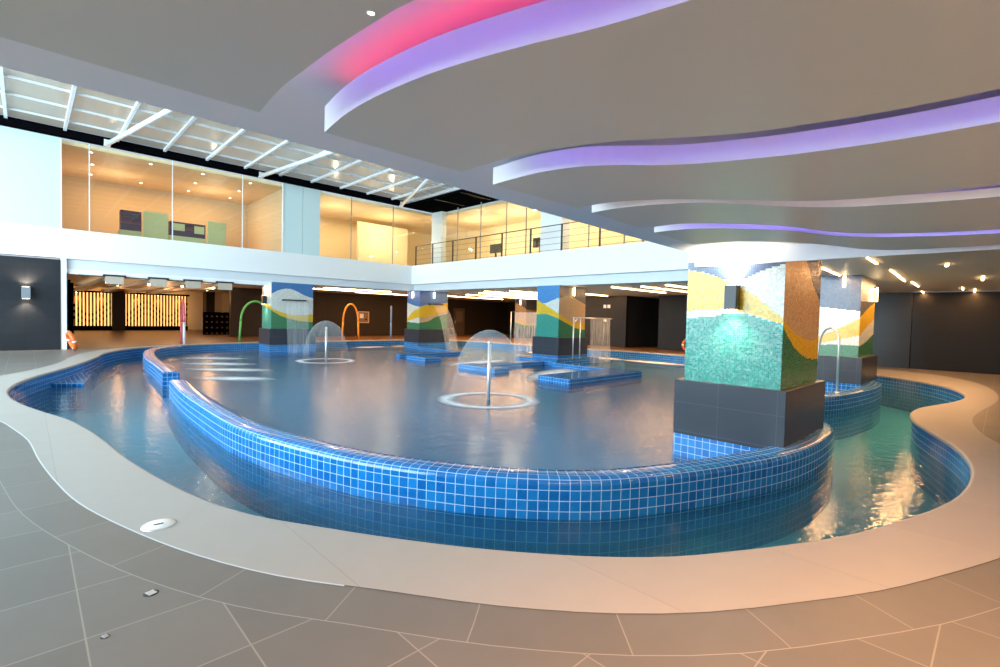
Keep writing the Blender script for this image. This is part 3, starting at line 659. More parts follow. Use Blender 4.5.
# glazing
def glazing(name, quads, mull, mm_):
    m = MB()
    for a, b in quads: m.box(a, b)
    o = struct(m.build(name, GLASS))
    f = MB()
    for a, b in mull: f.box(a, b)
    if mull: f.build('mullion', mm_, o)
    return o
GM = plain('grey glazing bead', (0.28,0.27,0.24,1), 0.4)
glazing('window_1', [((0.97,24.68,4.53),(9.05,24.70,7.85))], [((x-0.015,24.66,4.53),(x+0.015,24.72,7.85)) for x in (1.79,4.49,7.22)] + [((0.96,24.64,4.53),(1.0,24.72,7.85)),((9.0,24.64,4.53),(9.06,24.72,7.85))], ALU)
glazing('window_2', [((10.89,24.68,4.53),(17.9,24.70,7.85))], [((x-0.015,24.66,4.53),(x+0.015,24.72,7.85)) for x in (12.61,15.19)], GM)
glazing('window_3', [((17.92,15.83,4.53),(17.94,23.74,7.87)), ((17.92,3.3,4.53),(17.94,14.49,7.87))], [((17.90,y-0.015,4.53),(17.96,y+0.015,7.87)) for y in (22.2,20.2,18.2,16.8,13.0,11.2,9.6)], GM)

# skylight grid
m = MB(); m.box((-14,3.2,8.16),(15.8,24.3,8.18)); struct(m.build('ceiling_skylight_glass', SKYG))
bars = MB()
for k in range(-8, 11):
    x = -0.45 + 1.53*k
    if x < 15.7: bars.box((x-0.045,3.2,8.06),(x+0.045,24.3,8.16))
for k in range(0, 13):
    y = 23.2 - 1.6*k
    if y > 3.3: bars.box((-14,y-0.016,8.09),(15.78,y+0.016,8.155))
bars.box((15.68,3.2,8.0),(15.80,24.3,8.16)); struct(bars.build('ceiling_skylight_bars', ALU))
for a, b, lab in [((2.3,24.32,7.9),(3.7,17.0,8.0),'leftmost white tubular brace under the skylight'), ((7.9,24.32,7.9),(9.0,17.0,8.0),'second white tubular brace under the skylight'), ((15.5,24.32,7.9),(12.6,16.5,8.0),'white tubular brace at the black corner of the skylight')]:
    t = thing('skylight_brace', lab, 'brace', a, 0, 'white braces under the skylight'); d = Vector(b)-Vector(a)
    m = MB(); m.tube([(0,0,0), d], 0.085, 12); m.build('tube', ALU, t)
    m = MB(); m.box((-0.10,-0.06,-0.08),(0.10,0.10,0.16)); m.build('end_plate', ALU, t, 0.01)

# railing along the right balcony
rail = thing('balcony_railing', 'thin dark wire railing with posts on the right-hand balcony edge', 'railing', (16.66,3.3,4.53))
for y in (24.5,22.84,21.01,19.11,17.19,15.31,13.49,11.53,9.59,7.7,5.8,4.0):
    m = MB(); m.box((-0.03,y-3.3-0.03,0),(0.03,y-3.3+0.03,1.17)); m.build('post', DKMETAL, rail)
m = MB(); m.tube([(0,0.3,1.16),(0,21.2,1.16)], 0.022, 8); m.build('top_rail', DKMETAL, rail)
for z in (0.08,0.35,0.62,0.89):
    m = MB(); m.tube([(0,0.3,z),(0,21.2,z)], 0.008, 6); m.build('wire', DKMETAL, rail)

# ------------------------------------------------------------------ ground-floor walls beyond the pool
m = MB(); m.box((10.95,33.0,0),(34,33.3,3.05)); m.box((14.0,32.9,0),(19.0,33.0,3.05)); struct(m.build('wall_back', BROWNWALL))
m = MB(); m.box((9.03,33.0,0),(11.2,33.35,3.05)); struct(m.build('wall_block', BROWNWALL))
m = MB(); m.box((0.9,46.0,0),(12.2,46.2,3.05)); struct(m.build('wall_far', plain('pale grey far wall', (0.66,0.64,0.62,1), 0.6)))
m = MB(); m.box((11.9,36.0,0),(12.1,46.0,3.05)); struct(m.build('wall_hall', plain('white hall wall', (0.72,0.70,0.68,1), 0.6)))
m = MB(); m.box((25.6,3.6,0),(25.9,13.6,3.05)); struct(m.build('wall_right', DARKWALL))
m = MB(); m.box((25.9,13.4,0),(30.3,13.6,3.05)); m.box((30.2,13.6,0),(30.4,15.5,3.05)); struct(m.build('wall_recess', plain('brown recess wall', (0.085,0.055,0.035,1), 0.5)))
m = MB(); m.box((25.4,15.5,0),(30.4,15.7,3.05)); m.box((25.3,15.5,0),(25.5,20.5,3.05)); m.box((25.5,20.3,0),(33,20.5,3.05)); struct(m.build('wall_right', DARKWALL))
m = MB(); m.box((33,20.5,0),(33.2,33,3.05)); struct(m.build('wall_right', BROWNWALL))
m = MB(); m.box((24.62,2.55,0),(25.9,3.6,2.95)); struct(m.build('wall_end', bigtile('grey slate wall tile', (0.024,0.0245,0.027,1))))
m = MB(); m.box((24.7,-9,0),(25.0,2.55,2.95)); struct(m.build('wall_end', bigtile('charcoal slate wall tile', (0.013,0.012,0.012,1))))
# left dark posts of the hall opening
for k,(x,y) in enumerate([(0.98,25.4),(1.2,27.5),(1.45,30.5)]):
    m = MB(); m.box((x,y,0),(x+0.18,y+0.5,2.75)); struct(m.build('door_post', BLACK))
m = MB(); m.box((0.95,26.5,2.7),(1.1,46,3.05)); m.box((0.9,26.5,0),(1.0,46,2.7)); struct(m.build('wall_hall', BROWNWALL))
m = MB(); m.box((1.45,24.74,2.82),(8.2,24.80,2.86)); m.box((1.12,24.74,0.0),(1.16,24.80,2.9)); struct(m.build('trim_track', DKMETAL))
m = MB(); m.box((0.95,24.78,2.86),(8.5,24.82,3.05)); struct(m.build('trim_lintel', WHITE))
m = MB(); m.box((0.95,24.66,0),(1.12,25.2,3.43)); struct(m.build('trim_jamb', WHITE))

# backlit slat screens at the end of the hall
GLOWB = emis('backlit amber panel', (1.0, 0.46, 0.13, 1), 1.4)
def slat_screen(x0, x1, n, label):
    t = thing('slat_screen', label, 'screen', (x0,44.6,0), 0, 'backlit timber slat screens')
    W = x1-x0
    m = MB(); m.box((0,0.0,0),(W,0.3,0.32)); m.build('base', BLACK, t)
    m = MB(); m.box((0,0.22,0.32),(W,0.26,2.66)); m.build('backlight', GLOWB, t)
    m = MB(); m.box((-0.1,-0.06,2.66),(W+0.1,0.3,2.78)); m.build('head_rail', BLACK, t)
    for i in range(n):
        x = W*(i+0.5)/n
        k = MB(); k.box((x-W/n*0.27,-0.05,0.32),(x+W/n*0.27,0.05,2.66))
        zz = 1.5+0.5*math.sin(i*0.45+x0)
        for q in range(3): k.box((x-W/n*0.275,-0.055,zz-q*0.42),(x+W/n*0.275,-0.045,zz-q*0.42+0.19), 1)
        k.build('slat', [SLATW, BLACK], t)
    for i in range(max(2, n//6)):
        x = W*(i+0.5)/max(2, n//6); m = MB(); m.lathe([(0,-0.02),(0.1,0)], (x,0.12,2.64), 12); m.build('spot_lamp', LAMPW, t)
        spot('screen_spot', (x0+x,44.3,2.62), (x0+x,44.62,0.8), 25, WARM, 80, 0.8, 0.05)
    return t
slat_screen(1.95, 4.45, 13, 'narrow glowing timber slat screen at the far left of the hall')
slat_screen(5.25, 9.15, 20, 'wide glowing timber slat screen in the middle of the hall')
m = MB(); m.box((4.45,44.2,0),(5.2,45,3.05)); m.box((10.15,43.5,0),(10.75,44.5,3.05)); struct(m.build('wall_pillar', BROWNWALL))
# wine rack / shelving of dark cubes
t = thing('bottle_rack', 'dark open rack full of round dark bottles beside the brown wall block', 'rack', (8.35,36.2,0))
m = MB(); m.box((0,0.3,0),(1.5,0.35,1.5)); m.build('back_board', BLACK, t)
for i in range(6): m = MB(); m.box((0.3*i-0.02,0,0),(0.3*i+0.02,0.3,1.5)); m.build('upright', BLACK, t)
for j in range(5): m = MB(); m.box((0,0,0.37*j-0.01),(1.5,0.3,0.37*j+0.02)); m.build('shelf', BLACK, t)
BOTT = plain('dark bottle glass', (0.10,0.05,0.03,1), 0.2)
bp_ = None
for i in range(5):
    for j in range(4):
        loc = (8.35+0.3*i+0.15, 36.16, 0.37*j+0.02+0.075)
        if bp_ is None:
            m = MB(); m.tube([(0,0.28,0),(0,0.08,0),(0,0.04,0),(0,-0.06,0)], [0.075,0.075,0.03,0.028], 8)
            bp_ = tag(m.build('bottle', BOTT), 'small dark bottle lying in the rack beyond the hall', 'bottle', 'bottles in the dark rack'); bp_.location = loc
        else:
            c = bp_.copy(); COL.objects.link(c); c.location = loc
# angled ceiling fixtures along the lintel
def rib(x, label):
    t = thing('ceiling_trough', label, 'ceiling trough', (x,24.62,3.05), 0, 'ceiling light troughs of the hall')
    m = MB(); m.box((-0.36,0.0,-0.20),(0.36,0.10,-0.13)); m.build('end_plate', DKMETAL, t)
    m = MB(); m.prism([(-0.29,0.01),(0.29,0.01),(0.24,0.185),(-0.24,0.185)], -0.50, -0.20); m.build('end_box', plain('beige end box', (0.50,0.42,0.34,1), 0.4), t)
    m = MB(); m.prism([(-0.28,0.19),(0.28,0.19),(0.28,18.5),(-0.28,18.5)], -0.36, -0.20); hs = m.build('housing', plain('beige metal housing', (0.46,0.38,0.30,1), 0.4), t)
    for dx, yy in ((-0.1,1.6),):
        m = MB(); m.lathe([(0,-0.43),(0.04,-0.42),(0.05,-0.39),(0.04,-0.36)], (dx,yy,0), 12); m.build('bulb', LAMPW, hs)
for x, lab in [(2.55,'leftmost beige ceiling trough above the hall opening'),(4.0,'second beige ceiling trough above the hall opening'),(5.25,'third beige ceiling trough above the hall opening'),(6.5,'rightmost beige ceiling trough above the hall opening')]:
    rib(x, lab)
for x, y, lab in [(3.6,33.5,'left small dark pendant on the hall ceiling'),(5.9,33.5,'middle small dark pendant on the hall ceiling'),(8.1,34.5,'right small dark pendant on the hall ceiling')]:
    t = thing('pendant_lamp', lab, 'lamp', (x,y,3.05), 0, 'small pendants on the hall ceiling')
    m = MB(); m.lathe([(0.03,0),(0.03,-0.12),(0.28,-0.16),(0.30,-0.22),(0.05,-0.22)], n=16); m.build('shade', DKMETAL, t)
    m = MB(); m.lathe([(0,-0.25),(0.07,-0.2)], n=12); m.build('bulb', LAMPW, t)

# strip lights under the right balcony ceiling
k = 0
for (a, b) in [((18.0,9.3),(22.0,9.3)),((18.4,10.6),(24.5,10.6)),((18.2,11.9),(23.0,11.9)),((19.5,16.5),(24.8,16.5)),((18.5,18.4),(24.4,18.4)),((18.3,20.2),(24.6,20.2)),((19.5,22.0),(27.0,22.0)),((20.5,24.4),(28.0,24.4)),((12.0,26.6),(16.3,26.6)),((11.2,28.4),(14.8,28.4)),((15.5,29.6),(19.5,29.6)),((21.0,27.6),(27.0,27.6))]:
    names = ['nearest warm strip light under the right balcony','second warm strip light under the right balcony','third warm strip light under the right balcony, before the shower','warm strip light behind the middle column','strip light over the recessed dark wall','strip light in line with the shower curtain','strip light left of the middle column','long strip light behind the corner column','warm strip light right of the leftmost column','strip light above the orange arch','strip light near the blue arch','farthest strip light under the balcony ceiling']
    strip(names[k], a, b, 3.05, 0.06, 'linear strip lights under the balconies', power=45, drop=0.05); k += 1
# vertical tube lights on the columns
def tube_light(loc, rz, label, h=0.36):
    t = thing('tube_light', label, 'wall light', loc, rz, 'short vertical tube lights on the columns')
    m = MB(); m.tube([(0,-0.05,-h),(0,-0.05,0)], 0.026, 10); m.build('tube', LAMPW, t)
    m = MB(); m.box((-0.03,-0.05,-0.01),(0.03,0.0,0.03)); m.build('bracket', DKMETAL, t)
    return t
tube_light((16.45,24.4,3.0), -PI/2, 'vertical tube light on the left face of the corner column')
tube_light((17.45,23.72,3.0), 0, 'vertical tube light on the right face of the corner column')
tube_light((17.5,13.42,3.0), 0, 'vertical tube light on the middle column')
tube_light((28.1,26.7,3.0), -PI/2, 'vertical tube light on the distant rear column')
tube_light((15.8,3.05,2.93), -PI/2, 'vertical tube light on the right rear column facing the pool', 0.30)
tube_light((17.7,2.68,2.72), 0, 'vertical tube light on the side of the right rear column', 0.40)

# up-down wall sconces
def sconce(loc, rz, label, w, h, d, pu, pd, reach=0.5, mat=DKMETAL):
    t = thing('wall_sconce', label, 'wall light', loc, rz, 'up and down wall sconces')
    m = MB(); m.box((-w/2,-d,-h/2),(w/2,-0.02,h/2)); hg = m.build('housing', mat, t, 0.006)
    m = MB(); m.box((-w/4,-0.02,-h/4),(w/4,0.0,h/4)); m.build('back_plate', DKMETAL, t)
    for s in (-1, 1):
        q = MB(); q.box((-w/2+0.02,-d+0.02,s*(h/2+0.001)),(w/2-0.02,-0.04,s*(h/2+0.004))); q.build('lens', LAMPW, hg)
    R = Matrix.Rotation(rz, 3, 'Z'); c = Vector(loc)+R@Vector((0,-d*0.95,0))
    o = R@Vector((0, d*0.25, 0))
    spot('sconce_up', c+Vector((0,0,h/2+0.02)), c+o+Vector((0,0,h/2+1)), pu, WARMW, 140, 0.9, 0.03)
    spot('sconce_down', c+Vector((0,0,-h/2-0.02)), c+o+Vector((0,0,-h/2-1)), pd, WARMW, 110, 0.9, 0.03)
    return t
sconce((7.03,2.62,1.95), -PI/2, 'grey box sconce glowing on the big foreground column', 0.16, 0.33, 0.15, 75, 36)
sconce((0.02,24.64,2.08), 0, 'grey box sconce on the dark left wall', 0.24, 0.42, 0.18, 60, 60, mat=plain('pale grey sconce metal', (0.20,0.23,0.26,1), 0.4))
sconce((8.52,25.35,2.18), -PI/2, 'box sconce on the side of the leftmost column', 0.22, 0.4, 0.2, 45, 45)

# light of the hall and of the zone under the balconies
area('hall_light', (5.5,34,3.0), (5.5,34,0), 8, 14, 190, WARMW)
for xx, yy in ((3.6,33.5),(5.9,33.5),(8.1,34.5),(4.5,28.5),(7.0,29.0)): point('hall_point_light', (xx,yy,2.4), 24, WARM, 0.2)  # points at the pendants, plus added fill points where no lamp hangs
area('gallery_light', (21,24,3.0), (21,24,0), 8, 12, 260, WARM)
# ------------------------------------------------------------------ upstairs room contents
for k, (x, y) in enumerate([(1.9,25.5),(2.1,27.6),(2.2,29.7),(3.85,25.5),(5.8,25.5),(4.1,29.7),(5.95,27.6),(6.1,29.7),(7.8,25.5),(7.9,27.6),(8.05,29.7)]):
    t = thing('downlight', 'tiny warm downlight in the peach ceiling of the upstairs room', 'ceiling light', (x,y,7.75), 0, 'downlights of the upstairs room')
    m = MB(); m.lathe([(0.045,-0.002),(0.09,-0.012),(0.1,0.0)], n=16); m.build('trim_ring', FASC, t)
    m = MB(); m.lathe([(0,-0.006),(0.05,-0.004)], n=16); m.build('lens', LAMPD, t)
area('room_light', (5,28,7.6), (5,28,4), 6, 4, 140, WARM)
area('room_light', (14.5,28,7.6), (14.5,28,4), 6, 4, 130, WARMW)
for yy in (23.5, 20.0, 16.5, 12.5, 8.5): point('room_light', (20.6,yy,6.4), 110, WARMW, 0.05)  # mid-room points without fixtures, added here and below to light the rooms
for xx in (12.8, 16.5): point('room_light', (xx,27.0,6.4), 70, WARMW, 0.05)
for xx in (3.0, 7.0): point('room_light', (xx,28.6,6.6), 40, WARMW, 0.05)
def divider(x0, x1, y, h, label):
    t = thing('divider_panel', label, 'panel', (x0,y,4.5), 0, 'pale green dividers upstairs')
    m = MB(); m.box((0,0,0.05),(x1-x0,0.08,h)); m.build('board', LIMEG, t, 0.01)
    m = MB(); m.box((0.1,-0.15,0),(0.2,0.23,0.05)); m.box((x1-x0-0.2,-0.15,0),(x1-x0-0.1,0.23,0.05)); m.build('foot', DKMETAL, t)
divider(3.8,4.75,27.0,1.5,'left pale green divider panel behind the upstairs glass')
divider(6.35,7.15,27.0,1.42,'right pale green divider panel behind the upstairs glass')
def cabinet(x0, x1, y, z1, label, split):
    t = thing('storage_cabinet', label, 'cabinet', (x0,y,4.5), 0, 'dark cabinets upstairs')
    W = x1-x0
    m = MB(); m.box((0,0,0),(W,0.5,0.55)); m.build('body', LIMEG, t)
    m = MB(); m.box((0.04,0.02,0.55),(W-0.02,0.45,z1)); ub = m.build('upper_box', PURP, t)
    m = MB(); m.box((0.02,-0.01,0.85),(W-0.02,0.02,0.93)); m.build('stripe', plain('plum red band', (0.16,0.03,0.05,1), 0.5), t)
    if split:
        m = MB(); m.box((W*0.12,-0.02,0.80),(W*0.42,0.02,1.12)); m.build('door', LIMEG, ub)
        m = MB(); m.box((W*0.68,-0.02,0.75),(W*0.95,0.02,1.1)); m.build('door', LIMEG, ub)
cabinet(2.98,3.78,27.1,1.42,'dark plum cabinet left of the green divider upstairs', False)
cabinet(4.78,6.3,27.1,1.2,'long dark plum cabinet between the green dividers upstairs', True)
t = thing('linear_light', 'long white linear light on the ceiling of the right upstairs room', 'ceiling light', (20.6,17.2,7.72))
m = MB(); m.box((-0.08,-1.6,-0.06),(0.08,1.6,0.03)); m.build('housing', FASC, t)
m = MB(); m.box((-0.06,-1.55,-0.075),(0.06,1.55,-0.06)); m.build('diffuser', LAMPD, t)
for x, y, lab in [(19.2,20.3,'left dark square box standing behind the balcony glass'),(19.0,16.8,'right dark square box behind the balcony glass')]:
    t = thing('wall_monitor', lab, 'monitor', (x,y,4.5), 0, 'dark boxes behind the balcony glass')
    m = MB(); m.box((-0.05,-0.45,0.75),(0.05,0.45,1.25)); m.build('screen', DKMETAL, t, 0.01)
    m = MB(); m.box((-0.04,-0.04,0),(0.04,0.04,0.8)); m.box((-0.2,-0.25,0),(0.2,0.25,0.04)); m.build('stand', DKMETAL, t)

# ------------------------------------------------------------------ pool benches
def bench(x0, x1, y0, y1, z1, label):
    m = MB(); m.box((x0,y0,-0.64),(x1,y1,z1)); tag(m.build('tiled_bench', BLUE, None, 0.02), label, 'bench', 'low tiled benches in the pool')
bench(11.6,15.35,8.95,10.2,-0.19,'long low tiled bench nearest the camera, in front of the middle column')
bench(15.36,15.8,8.95,12.80,-0.19,'narrow tiled bench joining the long bench to the middle column plinth')
bench(11.7,12.45,12.3,14.3,-0.19,'tiled bench behind the near water mushroom')
bench(12.46,15.7,13.5,13.95,-0.19,'dark tiled bench running towards the middle column plinth')
bench(12.1,12.95,17.0,18.4,-0.19,'small tiled bench left of the near water mushroom')
bench(12.3,15.88,19.2,19.6,-0.19,'dark tiled bench behind the small left bench')
bench(15.9,16.3,19.45,23.1,-0.19,'tiled bench running towards the corner column')

# ------------------------------------------------------------------ water features
def mushroom(loc, label, s=1.0, rs=1.0):
    t = thing('water_mushroom', label, 'fountain', (loc[0],loc[1],WZ), 0, 'water mushroom fountains')
    m = MB(); m.tube([(0,0,-0.26),(0,0,1.40*s)], 0.042, 14); m.lathe([(0.042,1.34*s),(0.055,1.36*s),(0.055,1.40*s),(0,1.415*s)], n=16); m.build('pipe', STEEL, t)
    pr = [(0.02,1.68),(0.12,1.665),(0.25,1.62),(0.38,1.54),(0.49,1.44),(0.58,1.32),(0.66,1.18),(0.73,1.0),(0.79,0.8),(0.84,0.55),(0.88,0.28),(0.91,0.02)]
    m = MB(); m.lathe([(r*rs, z*s) for r, z in pr], n=72); m.build('water_dome', DOME, t)
    m = MB()
    n = 72
    for k in range(n):
        a0, a1 = 2*PI*k/n, 2*PI*(k+1)/n; r0, r1 = 0.78*rs, 1.26*rs
        P = lambda r, a: (r*math.cos(a), r*math.sin(a), 0.012)
        m.face([P(r0,a0),P(r1,a0),P(r1,a1),P(r0,a1)], [(k/n,0),(k/n,1),((k+1)/n,1),((k+1)/n,0)])
    m.build('foam_ring', FOAMR, t)
    return t
mushroom((7.94,8.53), 'nearer water mushroom fountain, a clear dome on a steel pipe in mid pool')
mushroom((8.94,19.55), 'farther water mushroom fountain in front of the leftmost column')

def foam(cx, cy, rx, ry, rz, label, group):
    m = MB(); n = 32; c, s_ = math.cos(rz), math.sin(rz)
    for k in range(n):
        a0, a1 = 2*PI*k/n, 2*PI*(k+1)/n
        P = lambda a: (cx+rx*math.cos(a)*c-ry*math.sin(a)*s_, cy+rx*math.cos(a)*s_+ry*math.sin(a)*c, WZ+0.015+FZ[0])
        m.face([(cx,cy,WZ+0.015+FZ[0]),P(a0),P(a1)], [(0,0),(math.cos(a0),math.sin(a0)),(math.cos(a1),math.sin(a1))])
    FZ[0] += 0.0004
    return tag(m.build('foam_patch', FOAMB if group == GB else FOAM), label, 'foam', group, 'stuff')
FZ = [0.0]
GJ = 'foam over the left water jets'; GB = 'bubbling foam in the pool'
foam(4.35,15.6,1.3,0.55,-0.75,'nearest strip of white jet foam at the left of the pool',GJ)
foam(4.9,18.0,1.6,0.6,-0.75,'second strip of white jet foam at the left of the pool',GJ)
foam(5.1,20.2,1.5,0.7,-0.75,'third strip of white jet foam at the left of the pool',GJ)
foam(5.6,22.6,1.5,0.7,-0.75,'farthest strip of white jet foam at the left of the pool',GJ)
GB = 'bubbling foam in the pool'
foam(13.6,11.2,2.6,0.75,0.35,'bubbling foam between the tiled benches before the middle column',GB)
foam(14.2,15.8,2.4,0.7,0.2,'bubbling foam behind the near water mushroom',GB)
foam(14.4,20.4,1.9,0.6,0.2,'bubbling foam before the corner column',GB)
foam(21.4,11.6,0.7,1.9,0.0,'warm lit foam along the far right pool edge',GB)
foam(21.3,14.3,0.7,1.3,0.0,'foam under the shower curtain by the far pool edge',GB)
foam(14.8,26.4,1.2,0.5,0.0,'foam along the far pool edge below the orange arch',GB)
foam(17.0,26.5,0.9,0.4,0.0,'foam along the far pool edge below the blue arch',GB)
foam(21.0,18.3,0.6,1.2,0.0,'foam at the far pool edge beyond the middle column',GB)

# spray arches
def arch(loc, rz, w, h, r, mats, label):
    t = thing('spray_arch', label, 'spray arch', (loc[0],loc[1],0), rz, 'coloured spray arches')
    hw = w/2; hs = h*0.5
    L = [(-hw,0,0.0),(-hw*0.98,0,hs*0.5),(-hw*0.93,0,hs)]; R_ = [(hw,0,0.0),(hw*0.98,0,hs*0.5),(hw*0.93,0,hs)]
    top = [(-hw*0.93*math.cos(a),0,hs+(h-hs)*math.sin(a)) for a in [PI*k/20 for k in range(21)]]
    m = MB(); m.tube(L, r, 10); m.build('leg', mats[0], t)
    m = MB(); m.tube(R_, r, 10); m.build('leg', mats[1], t)
    m = MB(); m.tube(top, r, 10); m.build('hoop', mats[1], t)
    return t
GRN = plain('green painted pipe', (0.16,0.62,0.16,1), 0.35); ORG = plain('orange painted pipe', (0.85,0.34,0.04,1), 0.35)
PNK = plain('pink painted pipe', (0.80,0.16,0.20,1), 0.35); WHP = plain('white painted pipe', (0.85,0.84,0.86,1), 0.35); BLP = plain('blue painted pipe', (0.18,0.36,0.72,1), 0.35)
arch((8.95,28.3), 0.0, 1.55, 2.15, 0.055, (GRN,GRN), 'green spray arch left of the leftmost mosaic column')
arch((14.35,28.0), 0.0, 1.08, 2.2, 0.055, (ORG,ORG), 'orange spray arch by the far pool edge')
arch((5.3,26.85), 1.46, 1.3, 2.05, 0.055, (WHP,PNK), 'pink and white spray arch seen edge-on at left')
arch((17.5,28.5), 1.02, 1.0, 2.15, 0.055, (BLP,BLP), 'blue spray arch seen edge-on by the corner column')

# shower frame beside the middle column
t = thing('shower_frame', 'steel shower frame with a falling water curtain beside the middle column', 'shower', (16.9,12.9,-0.12))
for x in (0.0,0.48):
    m = MB(); m.tube([(x,0,0),(x,0,1.78)], 0.028, 10); m.build('post', STEEL, t)
m = MB(); m.tube([(-0.05,0,1.78),(2.9,0,1.78)], 0.03, 10); sb = m.build('spray_bar', STEEL, t)
m = MB(); m.tube([(0.0,0,1.5),(0.25,0,1.76)], 0.02, 8); m.build('brace', STEEL, t)
m = MB()
for i in range(24):
    a, b = i/24, (i+1)/24
    m.face([(1.2+1.6*a,0,1.76),(1.2+1.6*b,0,1.76),(1.2+1.6*b,-0.05,-0.24),(1.2+1.6*a,-0.05,-0.24)], [(a,0),(b,0),(b,2),(a,2)])
m.build('water_curtain', CURT, t)
# far shower bar by the rear column
t = thing('shower_frame', 'distant steel spray bar with thin water streams left of the middle column', 'shower', (21.0,19.6,0.0), -0.78)
m = MB(); m.tube([(-0.8,0,0),(-0.8,0,1.95)], 0.025, 10); m.build('post', STEEL, t)
m = MB(); m.tube([(-0.85,0,1.95),(0.9,0,1.95)], 0.025, 10); m.build('spray_bar', DKMETAL, t)
m = MB(); m.face([(-0.6,-0.05,1.94),(0.85,-0.05,1.94),(0.85,-0.08,-0.35),(-0.6,-0.08,-0.35)], [(0,0),(0.8,0),(0.8,2),(0,2)]); m.build('water_curtain', CURT, t)

# waterfall spout bars on the columns
def spout(loc, w, label, throw):
    t = thing('waterfall_spout', label, 'water spout', loc, 0, 'waterfall spout bars')
    m = MB(); m.box((0,-0.22,-0.035),(w,0.0,0.035)); m.build('spout_bar', DKMETAL, t, 0.008)
    m = MB(); n = 14
    H = loc[2]-WZ
    for k in range(n):
        a, b = k/n, (k+1)/n
        P = lambda u, q: (u*w, -0.22-throw*q, -0.02-(H-0.02)*q*q)
        m.face([P(0.03,a),P(0.97,a),P(0.97,b),P(0.03,b)], [(0,a*2),(w,a*2),(w,b*2),(0,b*2)], 0, True)
    m.build('water_sheet', SHEET, t)
spout((9.02,24.66,2.20), 1.12, 'dark spout bar with a faint water sheet on the leftmost column', 0.5)
spout((17.05,23.72,2.28), 0.95, 'dark spout bar pouring a water sheet from the corner column', 1.6)

# ladder handrail at the right
t = thing('handrail', 'curved stainless steel handrail before the right rear column', 'handrail', (13.6,2.68,0.03), 0.9)
m = MB(); m.tube([(0,0,0),(0,0,1.18),(0.03,0,1.34),(0.12,0,1.46),(0.26,0,1.51),(0.42,0,1.47),(0.53,0,1.36),(0.6,0,1.18),(0.75,0,0.3),(0.82,0,-0.3)], 0.026, 12); rl = m.build('rail', STEEL, t)
m = MB(); m.lathe([(0.026,0.03),(0.06,0.02),(0.065,0.0)], n=16); m.build('flange', STEEL, rl)

# life rings
def life_ring(loc, rz, lean, label):
    t = thing('life_ring', label, 'life ring', loc, rz, 'orange life rings')
    R0, r = 0.30, 0.075; M = Matrix.Translation((0,0,R0+r)) @ Matrix.Rotation(PI/2-lean, 4, 'X')
    m = MB(); n, k = 36, 12
    for seg, mat, nm in ((0, ORANGE, 'ring'), (1, WHP, 'band')):
        m = MB()
        for i in range(n):
            isb = (i % 9) == 0
            if isb != bool(seg): continue
            for j in range(k):
                def P(a, b):
                    a *= 2*PI/n; b *= 2*PI/k; return M @ Vector(((R0+r*math.cos(b))*math.cos(a), (R0+r*math.cos(b))*math.sin(a), r*math.sin(b)))
                m.face([P(i,j),P(i+1,j),P(i+1,j+1),P(i,j+1)], [(0,0)]*4, 0, True)
        m.build(nm, mat, t)
life_ring((25.45,11.75,0.0), PI/2+PI, 0.15, 'orange life ring leaning on the dark wall left of the big column')
life_ring((1.22,23.9,0.0), PI/2+0.15, 0.3, 'orange life ring leaning at the end of the dark left wall')

# small fittings
t = thing('notice_board', 'small white-framed board on the brown wall behind the orange arch', 'board', (17.4,32.9,0.95))
m = MB(); m.box((0,-0.04,0),(0.9,0.0,0.85)); m.build('board', plain('brown board', (0.22,0.13,0.08,1), 0.5), t)
m = MB(); m.box((0,-0.06,0),(0.07,-0.04,0.85)); m.box((0.83,-0.06,0),(0.9,-0.04,0.85)); m.box((0.07,-0.06,0),(0.83,-0.04,0.07)); m.box((0.07,-0.06,0.78),(0.83,-0.04,0.85)); m.build('frame', plain('pale frame', (0.55,0.42,0.30,1), 0.5), t)
m = MB(); m.box((0.15,-0.055,0.35),(0.45,-0.04,0.68)); m.build('paper', WHITE, t); m = MB(); m.box((0.6,-0.07,0.2),(0.7,-0.04,0.3)); m.build('knob', BLACK, t)
t = thing('door_1', None, None, (26.4,33.0,0)); t['kind'] = 'structure'
m = MB(); m.box((0,-0.06,0),(1.2,0,2.3)); dl = m.build('door_leaf', plain('brown door', (0.10,0.06,0.035,1), 0.4), t)
m = MB(); m.box((0.25,-0.08,1.1),(0.95,-0.06,2.05)); m.build('door_panel', plain('lighter door panel', (0.17,0.11,0.07,1), 0.4), t)
m = MB(); m.tube([(0.1,-0.12,1.0),(0.1,-0.12,1.25)], 0.02, 8); m.build('door_handle', STEEL, dl)
t = thing('exit_sign', 'small pale green sign board on the wall left of the distant column', 'sign', (33.0,31.3,1.2), -PI/2)
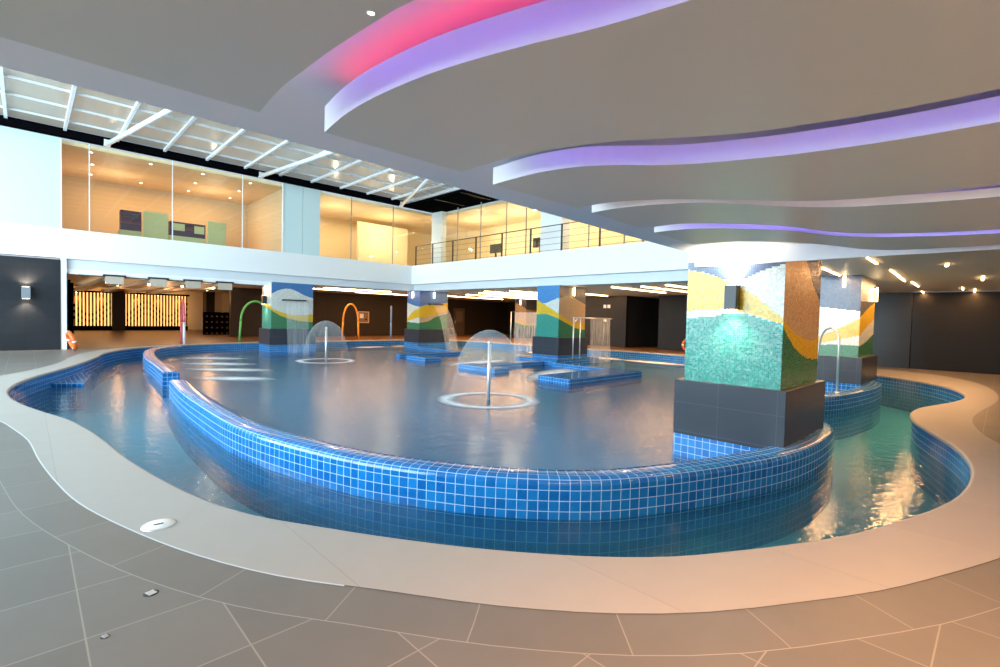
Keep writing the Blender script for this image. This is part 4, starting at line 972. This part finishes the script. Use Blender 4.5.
m = MB(); m.box((0,-0.06,0),(1.1,0,0.3)); m.build('sign_face', plain('pale green sign', (0.18,0.42,0.22,1), 0.5), t, 0.02); m = MB(); m.box((0.1,-0.07,0.1),(1.0,-0.06,0.2)); m.build('light_bar', plain('pale mint', (0.6,0.8,0.62,1), 0.5), t)
for y, z, lab in [(16.98,2.42,'left white switch plate on the dark wall right of the shower'),(16.70,2.42,'right white switch plate of the pair on the dark wall'),(16.95,1.60,'lower white socket plate on the dark wall by the shower')]:
    t = thing('switch_plate', lab, 'switch', (25.3,y,z), -PI/2, 'white switch plates on the dark wall')
    m = MB(); m.box((-0.10,-0.02,-0.10),(0.10,0,0.10)); m.build('plate', WHITE, t, 0.006)
    m = MB(); m.box((-0.04,-0.03,-0.05),(0.04,-0.02,0.05)); m.build('rocker', FASC, t)
t = thing('skimmer_lid', 'round white lid set in the granite coping at lower left', 'lid', (0.70,4.31,0.0))
m = MB(); m.lathe([(0,0.008),(0.085,0.008),(0.09,0.004)], n=32); cvr = m.build('cover', WHITE, t)
m = MB(); m.lathe([(0.09,0.006),(0.105,0.007),(0.108,0.0)], n=32); m.build('rim', STEEL, t)
m = MB(); m.box((-0.03,-0.008,0.008),(0.03,0.008,0.011)); m.build('finger_slot', DKMETAL, cvr)
def drain(x, y, r, label):
    t = thing('floor_drain', label, 'drain', (x,y,0.0), 0.3, 'small floor drains')
    m = MB(); m.lathe([(0,0.002),(r,0.002),(r*1.1,0.0)], n=24); m.build('plate', DKMETAL, t)
    for a in range(-2, 3): m = MB(); m.box((-r*0.6,a*r*0.3-0.004,0.002),(r*0.6,a*r*0.3+0.004,0.004)); m.build('slot', STEEL, t)
drain(0.50,3.29,0.035,'larger dark floor drain in the grey paving at lower left')
drain(0.27,2.99,0.018,'tiny floor drain nearest the lower left corner')
# left side of the atrium: tall glazed wall towards the terrace
m = MB(); m.box((-9.6,3.2,0.0),(-9.58,24.6,8.1)); struct(m.build('window_4', GLASS))
m = MB()
for y in (3.3,6.8,10.3,13.8,17.3,20.8,24.4): m.box((-9.7,y-0.06,0),(-9.5,y+0.06,8.1))
m.box((-9.68,3.2,2.9),(-9.52,24.5,3.05)); struct(m.build('trim_window_frame', ALU))
